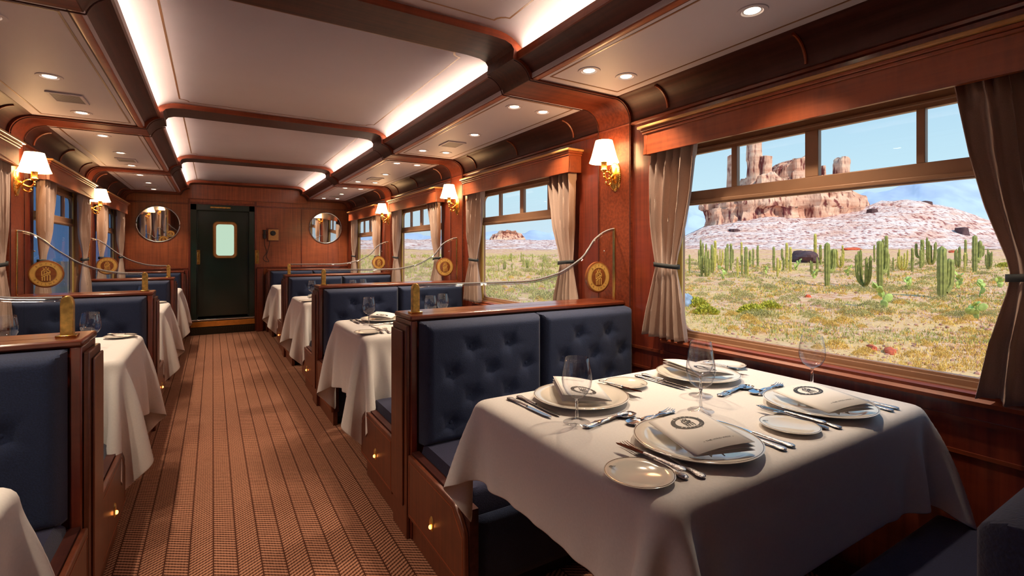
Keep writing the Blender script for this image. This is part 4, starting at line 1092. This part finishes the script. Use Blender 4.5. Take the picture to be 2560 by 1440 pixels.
BUSH = mat('yellow green bush leaves', (.55, .50, .05), .9, var=.35, scale=14)
DRYG = mat('dry golden grass', (.80, .50, .12), .9, var=.35, scale=7)
SAGE = mat('pale sage scrub', (.46, .40, .15), .9, var=.55, scale=7)
def fnz(p, s, o=4): return noise.fractal(Vector(p) * s, 1.0, 2.0, o)
# ground: fan of real terrain, near to far
us = [900 + 40 * k for k in range(70)]
us = [u for u in us if u < 3500]
Ds = [2.6 + .42 * k for k in range(0, 36)] + list(np.geomspace(18, 66, 34))
mb = MB(); w = len(us)
for D in Ds:
    for u in us:
        p = wp(u, D); p.z += .05 * fnz(p, .35) * min(1, D / 10) + (.02 * fnz(p, 1.5) if D < 20 else .12 * fnz(p, .25)); mb.v.append(tuple(p))
mb.f = [(j * w + i, j * w + i + 1, (j + 1) * w + i + 1, (j + 1) * w + i) for j in range(len(Ds) - 1) for i in range(w - 1)]
mb.build('ground', SOIL, kind='structure', smooth=3)
mb = MB(); mb.box(-60, -1.5, -10, 120, G - .1, G); mb.build('ground', SOIL, kind='structure')
mb = MB(); mb.box(-1.5, 1.3, -10, 12, G - .1, G); mb.build('ground', SOIL, kind='structure')
us2 = [860 + 16 * k for k in range(165)]; Ds2 = list(np.linspace(65, 170, 64)) + list(np.geomspace(175, 430, 14)); mb = MB(); w = len(us2)
for D in Ds2:
    for u in us2:
        p = wp(u, D); t = min(1, max(0, (D - 66) / 20))
        p.z += t * (.9 * fnz(p, .09, 5) + .35 * abs(fnz((p.x, p.y, p.z * 4), .35, 4))) + .12 * fnz(p, .25)
        mb.v.append(tuple(p))
mb.f = [(j * w + i, j * w + i + 1, (j + 1) * w + i + 1, (j + 1) * w + i) for j in range(len(Ds2) - 1) for i in range(w - 1)]
mb.build('ground', HILL, kind='structure', smooth=.8)
# distant mountains
MT = [(900, 590), (1180, 590), (1250, 580), (1330, 572), (1400, 582), (1500, 590), (1640, 560), (1720, 505), (1790, 520), (1860, 500), (2000, 520), (2120, 500), (2200, 480), (2300, 452), (2400, 440), (2480, 455), (2560, 470), (2800, 520), (3300, 590)]
us3 = [880 + 12 * k for k in range(205)]; mb = MB(); w = len(us3); rows = 12
for j in range(rows):
    t = j / (rows - 1); D = 520 + 130 * t
    for u in us3:
        p = wp(u, D, 629); hh = (CY - lerp(MT, u)) * 650 / F
        p.z = 0 + hh * t ** .8 + (10 * fnz(p, .012, 6) + 4 * abs(fnz(p, .04, 4))) * min(1, t * 1.5); mb.v.append(tuple(p))
mb.f = [(j * w + i, j * w + i + 1, (j + 1) * w + i + 1, (j + 1) * w + i) for j in range(rows - 1) for i in range(w - 1)]
o = mb.build('mountain_range', FARR, smooth=.5); tag(o, 'hazy pale blue mountain range on the horizon behind the rocks', 'mountains')

def crag(mb, u0, u1, D, vtop, vbase, seed, depth=None, topj=.10, nu=48, nv=22, taper=.12, flut=1.0):
    """rock mass between two bearings with rough fluted walls"""
    a, b = wp(u0, D), wp(u1, D); c = (a + b) / 2; hw = (b - a).length / 2; dpt = depth or hw * .55
    ax = (b - a); ax.z = 0; ax.normalize(); ay = Vector((-ax.y, ax.x, 0)); zb = H + (CY - vbase) * D / F - 1.2
    def fn(u, v):
        an = 2 * PI * u; ca, sa = math.cos(an), math.sin(an)
        q = (abs(ca) ** 3 + abs(sa) ** 3) ** (-1 / 3.0)
        k = 1 - taper * v if v < .93 else (1 - taper * v) * (1 - (v - .93) / .07 * .55)
        wx, wy = hw * ca * q * k, dpt * sa * q * k
        xx = max(-1, min(1, wx / hw)); frac = (xx + 1) / 2
        vt = vtop(frac) if callable(vtop) else vtop
        zt_ = H + (CY - vt) * D / F
        z = zb + (zt_ - zb) * min(1, v / .93)
        p = Vector((c.x, c.y, 0)) + ax * wx + ay * wy; p.z = z
        s = seed * 13.7
        blk = noise.cell(Vector((p.x * .35 + s, p.y * .35, z * .10))) * .9 + fnz((p.x + s, p.y, z * .35), .35, 5) * .9 + .35 * math.sin(z * 1.3 + 2 * fnz(p, .2))
        p += (ax * ca + ay * sa) * blk * flut * min(1.2, hw * .22)
        p.z += topj * hw * fnz((p.x + s, p.y, 3), .5, 4) * (1 if v > .85 else 0)
        return p
    mb.grid(fn, nu, nv, closed_u=True); n0 = len(mb.v); mb.f.append(tuple(range(n0 - nu, n0)))
def prof(*tab): return lambda f: lerp(tab, f)
bt = thing('sandstone_butte', 'red sandstone butte with tall spires standing on the pale hill', 'rock formation', wp(1950, 103))
def part(mb, name, m, par):
    o = mb.build(name, m, smooth=.5); M = par.matrix_world.copy(); loc = Vector(par.location)
    for v in o.data.vertices: v.co -= loc
    o.parent = par; return o
mb = MB(); crag(mb, 1770, 2142, 103, prof((0, 520), (.08, 498), (.18, 490), (.26, 452), (.34, 440), (.42, 462), (.52, 452), (.62, 455), (.66, 478), (.8, 482), (.9, 488), (1, 500)), 556, 1, depth=7, nu=150, nv=34, taper=.03)
part(mb, 'cliff_wall', ROCK, bt)
mb = MB(); crag(mb, 1869, 1901, 101, 352, 470, 2, depth=1.6, nu=30, nv=30, taper=.08, flut=.5); part(mb, 'spire', ROCK, bt)
mb = MB(); crag(mb, 1896, 1926, 100, 392, 470, 3, depth=1.7, nu=30, nv=22, taper=.2, flut=.8); part(mb, 'spire', ROCK, bt)
mb = MB(); crag(mb, 1938, 2014, 101, prof((0, 428), (.2, 410), (.6, 398), (.8, 390), (.9, 402), (1, 425)), 470, 4, depth=3.4, nu=60, nv=24, taper=.1); part(mb, 'rock_block', ROCK, bt)
mb = MB(); crag(mb, 1820, 1834, 108, 388, 560, 5, depth=1.4, nu=24, nv=26, taper=.25, flut=.7); part(mb, 'spire', ROCK, bt)
mb = MB(); crag(mb, 2088, 2120, 104, prof((0, 405), (.4, 392), (.7, 394), (1, 410)), 520, 6, depth=1.5, nu=30, nv=26, taper=.02, flut=.45); part(mb, 'hoodoo', ROCK, bt)
mb = MB(); crag(mb, 2050, 2062, 104, 415, 500, 7, depth=1, nu=20, nv=16, taper=.2, flut=.5); part(mb, 'spire', ROCK, bt)
bt2 = thing('low_mesa', 'low flat topped sandstone mesa far away, seen through second right window', 'rock formation', wp(1265, 230))
mb = MB(); crag(mb, 1222, 1312, 230, prof((0, 592), (.2, 586), (.35, 579), (.7, 579), (.9, 588), (1, 592)), 602, 9, depth=14, nu=70, nv=12, taper=.25); part(mb, 'mesa_rock', ROCK, bt2)
# outcrops on the hillside
oc = [(2168, 2192, 92, 522, 532, 'small dark rock outcrop on the hill right of the butte'), (2296, 2332, 96, 503, 517, 'dark flat outcrop on the hill crest'), (2215, 2236, 84, 559, 566, 'small reddish ledge left of a pair on the hillside'), (2250, 2276, 84, 558, 567, 'reddish ledge right of a pair on the hillside'), (2390, 2420, 80, 568, 576, 'low dark ledge low on the right hillside'), (1815, 1850, 84, 572, 582, 'dark ledge low on the left hillside'), (2280, 2296, 88, 552, 560, 'tiny dark stone above the ledges on the hillside')]
for k, (u0, u1, D, vt, vb, lb) in enumerate(oc):
    mb = MB(); crag(mb, u0, u1, D, vt, vb, 20 + k, depth=1.2, nu=24, nv=8, taper=.35); o = mb.build('rock_outcrop', DRKR if 'dark' in lb else REDR, smooth=.6, origin=tuple(wp((u0 + u1) / 2, D))); tag(o, lb, 'rock')
def gp(u, v, lo=3.0, hi=64.0):
    """terrain point seen at a bearing and drop"""
    for _ in range(40):
        m = (lo + hi) / 2
        if CY - (terr(u, m) - H) * F / m > v: lo = m
        else: hi = m
    return wp(u, lo), lo
def stone(u, v, sx_, sy_, sz_, m, label, name='boulder', rz=0, seed=0):
    p, D = gp(u, v); mb = MB()
    def fn(a, b):
        t = PI * b; an = 2 * PI * a; d = Vector((math.sin(t) * math.cos(an), math.sin(t) * math.sin(an), math.cos(t)))
        k = 1 + .28 * fnz(d * 1.3 + Vector((seed, 0, 0)), 1.0, 4); return (d.x * sx_ * k, d.y * sy_ * k, d.z * sz_ * k + sz_ * .35)
    mb.grid(fn, 24, 14, closed_u=True); o = mb.build(name, m, smooth=.5); o.location = p; o.rotation_euler.z = rz; return tag(o, label, 'rock')
stone(2010, 655, 1.75, .9, .72, DRKR, 'long dark brown boulder standing in for a grazing animal below the butte', rz=.9, seed=3)  # boulder shape stands in for what looks like a grazing animal
stone(2225, 880, .30, .09, .05, REDR, 'flat red stone on the sand at bottom of big window', rz=.4, seed=5)
stone(2180, 872, .20, .07, .05, REDR, 'smaller red stone left of the flat red stone', rz=.6, seed=8)
stone(2386, 632, .9, .5, .22, REDR, 'low red rock on the plain left of the right hand cactus', seed=9)
stone(2130, 611, 2.2, .8, .25, REDR, 'long low red rock at foot of the hill', seed=11)
stone(2020, 745, .14, .1, .1, REDR, 'small red stone among the grass in front of the stand-in boulder', seed=12)
stone(1715, 765, .28, .25, .3, mat('blue grey stone', (.25, .33, .45), .9, var=.4, scale=8), 'blue grey rocks beside the left curtain of big window', seed=13)

# columnar cacti
def column(mb, path, r, nr=9):
    path = cpath([tuple(p) for p in path], 5); n = nr * 2; vs = []; fs = []; L_ = len(path)
    for i, p in enumerate(path):
        t = i / (L_ - 1); a = path[max(0, i - 1)]; b = path[min(L_ - 1, i + 1)]; d = (b - a).normalized(); u = d.cross(Vector((0, 1, .01))).normalized(); w_ = u.cross(d)
        rr_ = r * (.80 + .20 * math.sin(t * 3)) * (1 + .07 * math.sin(t * 37)) * (1 if t < .93 else math.sqrt(max(.02, 1 - ((t - .93) / .07) ** 2)))
        for k in range(n): an = 2 * PI * k / n; q = rr_ * (1.12 if k % 2 else .86); vs.append(p + (u * math.cos(an) + w_ * math.sin(an)) * q)
    for i in range(L_ - 1):
        for k in range(n): fs.append((i * n + k, i * n + (k + 1) % n, (i + 1) * n + (k + 1) % n, (i + 1) * n + k))
    fs.append(tuple(range((L_ - 1) * n, L_ * n))); mb.add(vs, fs)
def cactus(kind, rnd, m):
    """unit height cactus made of upright ribbed arms"""
    r = thing('columnar_cactus', 'x', 'cactus')
    def arm(pts, rad, name='arm'): mb = MB(); column(mb, pts, rad); mb.build(name, m, r, smooth=.9)
    if kind == 0: arm([(0, 0, -.02), (.01, 0, .3), (0, .01, .7), (.01, 0, 1.0)], .045, 'trunk')
    elif kind == 1:
        arm([(0, 0, -.02), (.0, 0, .3), (-.01, .0, .7), (0, 0, 1.0)], .055, 'trunk'); arm([(.02, -.02, .32), (.10, -.10, .36), (.13, -.13, .52), (.13, -.13, .86)], .045)
    elif kind == 2:
        arm([(0, 0, -.02), (0, 0, .5), (0, 0, 1.0)], .07, 'trunk'); arm([(.04, -.04, .12), (.10, -.10, .25), (.12, -.12, .5), (.12, -.12, .76)], .07)
    else:
        for k in range(5):
            a = 2 * PI * k / 5 + rnd.random(); s_ = .10 + .08 * rnd.random(); hh = .6 + .4 * rnd.random() if k else 1.0
            arm([(0, 0, -.02), (s_ * .7 * math.cos(a), s_ * .7 * math.sin(a), .12), (s_ * math.cos(a), s_ * math.sin(a), .35), (s_ * 1.1 * math.cos(a), s_ * 1.1 * math.sin(a), hh)], .035)
    return r
rc = random.Random(5); PRC = {}
def put_cactus(kind, u, vb, vt, label, rz=0, m=None):
    p, D = gp(u, vb); hgt = max(.3, (vb - vt) * D / F); key = (kind, (m or CACT).name)
    if key not in PRC: o = cactus(kind, rc, m or CACT); PRC[key] = o; o.location = p; o['label'] = label; o['group'] = 'columnar cacti'
    else: o = dup(PRC[key], p, 0, label, 'columnar cacti')
    o.rotation_euler.z = rz; o.scale = (hgt,) * 3
    return o
BIGC = [(2, 2355, 745, 615, 'thick twin stemmed cactus, largest, right part of big window'), (1, 2437, 680, 588, 'two armed cactus close to the right curtain of big window'), (1, 2068, 715, 606, 'tall two armed cactus, centre of big window'), (1, 2200, 720, 602, 'tall pale two armed cactus right of the window centre'), (3, 2162, 715, 622, 'candelabra cactus with several thin arms left of the pale one'), (1, 1865, 685, 616, 'forked dark cactus in the left half of big window'), (3, 1800, 665, 622, 'yellow candelabra cactus cluster in the left half of big window'), (0, 2186, 655, 612, 'short thick cactus behind the pale two armed one'), (0, 2470, 662, 630, 'short twin cactus touching the right curtain')]
for k, (kd, u, vb, vt, lb) in enumerate(BIGC): put_cactus(kd, u, vb, vt, lb, rc.random() * .6, CACY if 'yellow' in lb else CACT)
for k in range(56):
    u = 1712 + rc.random() * 380 if k < 32 else 2100 + rc.random() * 380; vb = 652 + rc.random() * 42; hgt = 34 + rc.random() * 38
    put_cactus(rc.choice([0, 0, 0, 3, 1]), u, vb, vb - hgt, 'slender upright cactus in the crowded cactus field below the butte', rc.random() * 6, rc.choice([CACT, CACT, CACY]))
for k in range(16):
    u = 1205 + rc.random() * 190; vb = 650 + rc.random() * 45; put_cactus(rc.choice([0, 3]), u, vb, vb - 12 - rc.random() * 16, 'small upright cactus on the plain outside the second right window', rc.random() * 6)

def pear(rnd):
    r = thing('prickly_pear', 'x', 'cactus')
    pads = [((0, 0, .13), 0, rnd.random() * 6, .14)]
    for k in range(9):
        b = pads[rnd.randrange(len(pads))]; a = rnd.random() * 6.28; tl = rnd.uniform(.3, .95); s_ = rnd.uniform(.10, .15)
        c_ = Vector(b[0]) + Vector((math.sin(tl) * math.cos(a), math.sin(tl) * math.sin(a), math.cos(tl))) * s_ * 1.6; pads.append((tuple(c_), tl, a, s_))
    for c_, tl, a, s_ in pads:
        mb = MB(); M = Matrix.Rotation(a, 3, 'Z') @ Matrix.Rotation(tl, 3, 'Y') @ Matrix.Rotation(rnd.random() * 3, 3, 'Z'); mb.ball(c_, s_ * .78, s_ * .16, s_, 14, 9, M); mb.build('pad', PADM, r, smooth=3)
    return r
PP = [pear(random.Random(k)) for k in (2, 6, 9)]
PPOS = [(2210, 770, .95, 'prickly pear in front of the candelabra cactus, lower centre'), (2270, 725, .9, 'bright green prickly pear left of the thick twin cactus'), (2395, 722, .8, 'prickly pear right of the thick twin cactus'), (2450, 745, .8, 'prickly pear low beside the right curtain'), (2440, 800, 1.0, 'yellow green prickly pear at lower right of big window'), (1808, 700, .8, 'small prickly pear in the left half of big window'), (1990, 675, .9, 'prickly pear in front of the dark boulder'), (1915, 685, .8, 'pale prickly pear left of the dark boulder'), (2320, 655, .8, 'small prickly pear behind the thick twin cactus'), (2120, 690, .8, 'grey green prickly pear left of the candelabra cactus'), (2500, 720, .8, 'prickly pear partly hidden by the right curtain'), (2035, 700, .6, 'small prickly pear below the boulder')]
for k, (u, v, s_, lb) in enumerate(PPOS):
    p, D = gp(u, v); o = PP[k] if k < 3 else dup(PP[k % 3], p, 0)
    o.location = p; o['label'] = lb; o['group'] = 'prickly pears'; o.rotation_euler.z = k * 1.7; o.scale = (s_ * D / 12.0 * .75,) * 3 if D < 14 else (s_ * 1.05,) * 3

def leafclump(rnd, n, R, Hh, lw, up=.6):
    mb = MB()
    for k in range(n):
        a = rnd.random() * 6.28; q = math.sqrt(rnd.random()) * R; x, y = q * math.cos(a), q * math.sin(a); z = Hh * (1 - (q / R) ** 2) * rnd.random() ** .5
        d = Vector((rnd.gauss(0, .5) + x / R, rnd.gauss(0, .5) + y / R, up + rnd.random())).normalized(); s_ = Vector((rnd.gauss(0, 1), rnd.gauss(0, 1), rnd.gauss(0, .3))).cross(d).normalized() * lw; L_ = lw * rnd.uniform(2.5, 5)
        c_ = Vector((x, y, z)); mb.add([c_ - s_, c_ + s_, c_ + s_ * .6 + d * L_, c_ - s_ * .6 + d * L_], [(0, 1, 2, 3)])
    return mb
def bushes(spots_, m, name, cat, group, R, Hh, lw, n, seed, up=.6):
    pr = [leafclump(random.Random(seed + k), n, R, Hh, lw, up).build(name, m, smooth=0) for k in range(3)]
    for k, (u, v, s_, lb) in enumerate(spots_):
        p, D = gp(u, v); o = pr[k] if k < 3 else pr[k % 3].copy()
        if k >= 3: C.objects.link(o)
        o.location = p; o.rotation_euler.z = k * 2.1; o.scale = (s_,) * 3; tag(o, lb, cat, group)
bushes([(1740, 765, 1.0, 'yellow bush beside the left curtain of big window, upper one'), (1765, 785, .9, 'yellow bush low beside the left curtain of big window'), (1880, 785, 1.0, 'yellow bush in the sand, lower left of big window'), (1925, 770, .8, 'yellow green bush right of the lower left yellow bush'), (2510, 668, 1.2, 'yellow bush on the plain behind the right curtain')], BUSH, 'yellow_bush', 'bush', 'yellow bushes', .38, .26, .022, 700, 30)
gl_ = []
rb_ = random.Random(17)
for k, (u, v) in enumerate([(2075, 815), (2045, 808), (2110, 808), (1895, 830), (1870, 800), (2090, 870), (1830, 790), (1960, 800), (2140, 750), (2350, 800), (2250, 760), (2420, 830)]):
    gl_.append((u, v, rb_.uniform(.7, 1.2), 'dry golden grass tuft on the sand outside big window'))
for k in range(60):
    gl_.append((1715 + rb_.random() * 780, 690 + rb_.random() ** 1.3 * 210, rb_.uniform(.4, .9), 'dry golden grass tuft on the sand outside big window'))
for k in range(26):
    gl_.append((1205 + rb_.random() * 190, 680 + rb_.random() * 90, rb_.uniform(.5, 1.0), 'dry golden grass tuft outside the second right window'))
bushes(gl_, DRYG, 'grass_tuft', 'grass', 'dry grass tufts', .20, .10, .006, 420, 60, up=2.2)
for m_ in bpy.data.meshes:
    if m_.name.startswith('grass_tuft'):
        for v in m_.vertices: v.co.z *= 1.5
sg = []
for k in range(190):
    sg.append((1705 + rb_.random() * 800, 652 + rb_.random() ** 1.4 * 150, rb_.uniform(.3, .95), 'pale sage scrub plant in the field outside big window'))
for k in range(70):
    sg.append((1000 + rb_.random() * 400, 645 + rb_.random() ** 1.3 * 110, rb_.uniform(.6, 1.5), 'pale sage scrub plant on the plain past the second right window'))
bushes(sg, SAGE, 'sage_scrub', 'shrub', 'sage scrub', .42, .26, .010, 520, 90, up=1.5)
# dry grass nobody could count, over the near and middle ground
def fieldgrass(name, m, n, seed, u0, u1, v0, v1, pw, hh, label):
    rg_ = random.Random(seed); mb = MB(); k = 0
    while k < n:
        u = u0 + rg_.random() * (u1 - u0); v = v0 + rg_.random() ** pw * (v1 - v0); p, D = gp(u, v)
        if noise.noise(Vector((p.x * .28 + seed, p.y * .28, 0))) < rg_.uniform(-.45, .25): k += 1; continue
        for q in range(5):
            a = rg_.random() * 6.28; r_ = rg_.random() * .07 * (1 + D * .04); b_ = p + Vector((math.cos(a) * r_, math.sin(a) * r_, -.01)); h_ = hh * rg_.uniform(.4, 1.2) * (.6 + D * .03)
            t_ = Vector((rg_.gauss(0, .4), rg_.gauss(0, .4), 1)).normalized() * h_; w_ = Vector((math.cos(a + 1), math.sin(a + 1), 0)) * (.0025 + D * .0007)
            mb.add([b_ - w_, b_ + w_, b_ + t_], [(0, 1, 2)]); k += 1
    tag(mb.build(name, m, smooth=0), label, 'grass', kind='stuff')
fieldgrass('desert_grass', DRYG, 26000, 3, 1690, 2560, 662, 930, 1.0, .10, 'thin golden grass spread over the desert floor')
fieldgrass('desert_grass', mat('olive desert grass', (.42, .42, .12), .9, var=.3, scale=5), 22000, 9, 1690, 2560, 650, 860, 1.4, .11, 'thin olive green grass spread over the desert floor')
fieldgrass('desert_grass', mat('yellow green plain grass', (.50, .48, .13), .9, var=.3, scale=5), 16000, 21, 880, 1420, 640, 800, 1.3, .16, 'yellow green grass on the plain past the far windows')
# scattered pebbles nobody could count
mb = MB(); rp = random.Random(4)
for k in range(1500):
    u = 1150 + rp.random() * 1450; v = 660 + rp.random() ** .8 * 300
    p, D = gp(u, v); s_ = rp.uniform(.012, .04) * (1 + D / 25); M = Matrix.Rotation(rp.random() * 6, 3, 'Z'); mb.ball(p, s_, s_ * rp.uniform(.5, 1), s_ * .6, 5, 4, M)
tag(mb.build('desert_pebbles', mat('reddish pebbles', (.50, .24, .17), .95, var=.4, scale=2), smooth=0), 'scattered reddish pebbles over the sand outside', 'pebbles', kind='stuff')
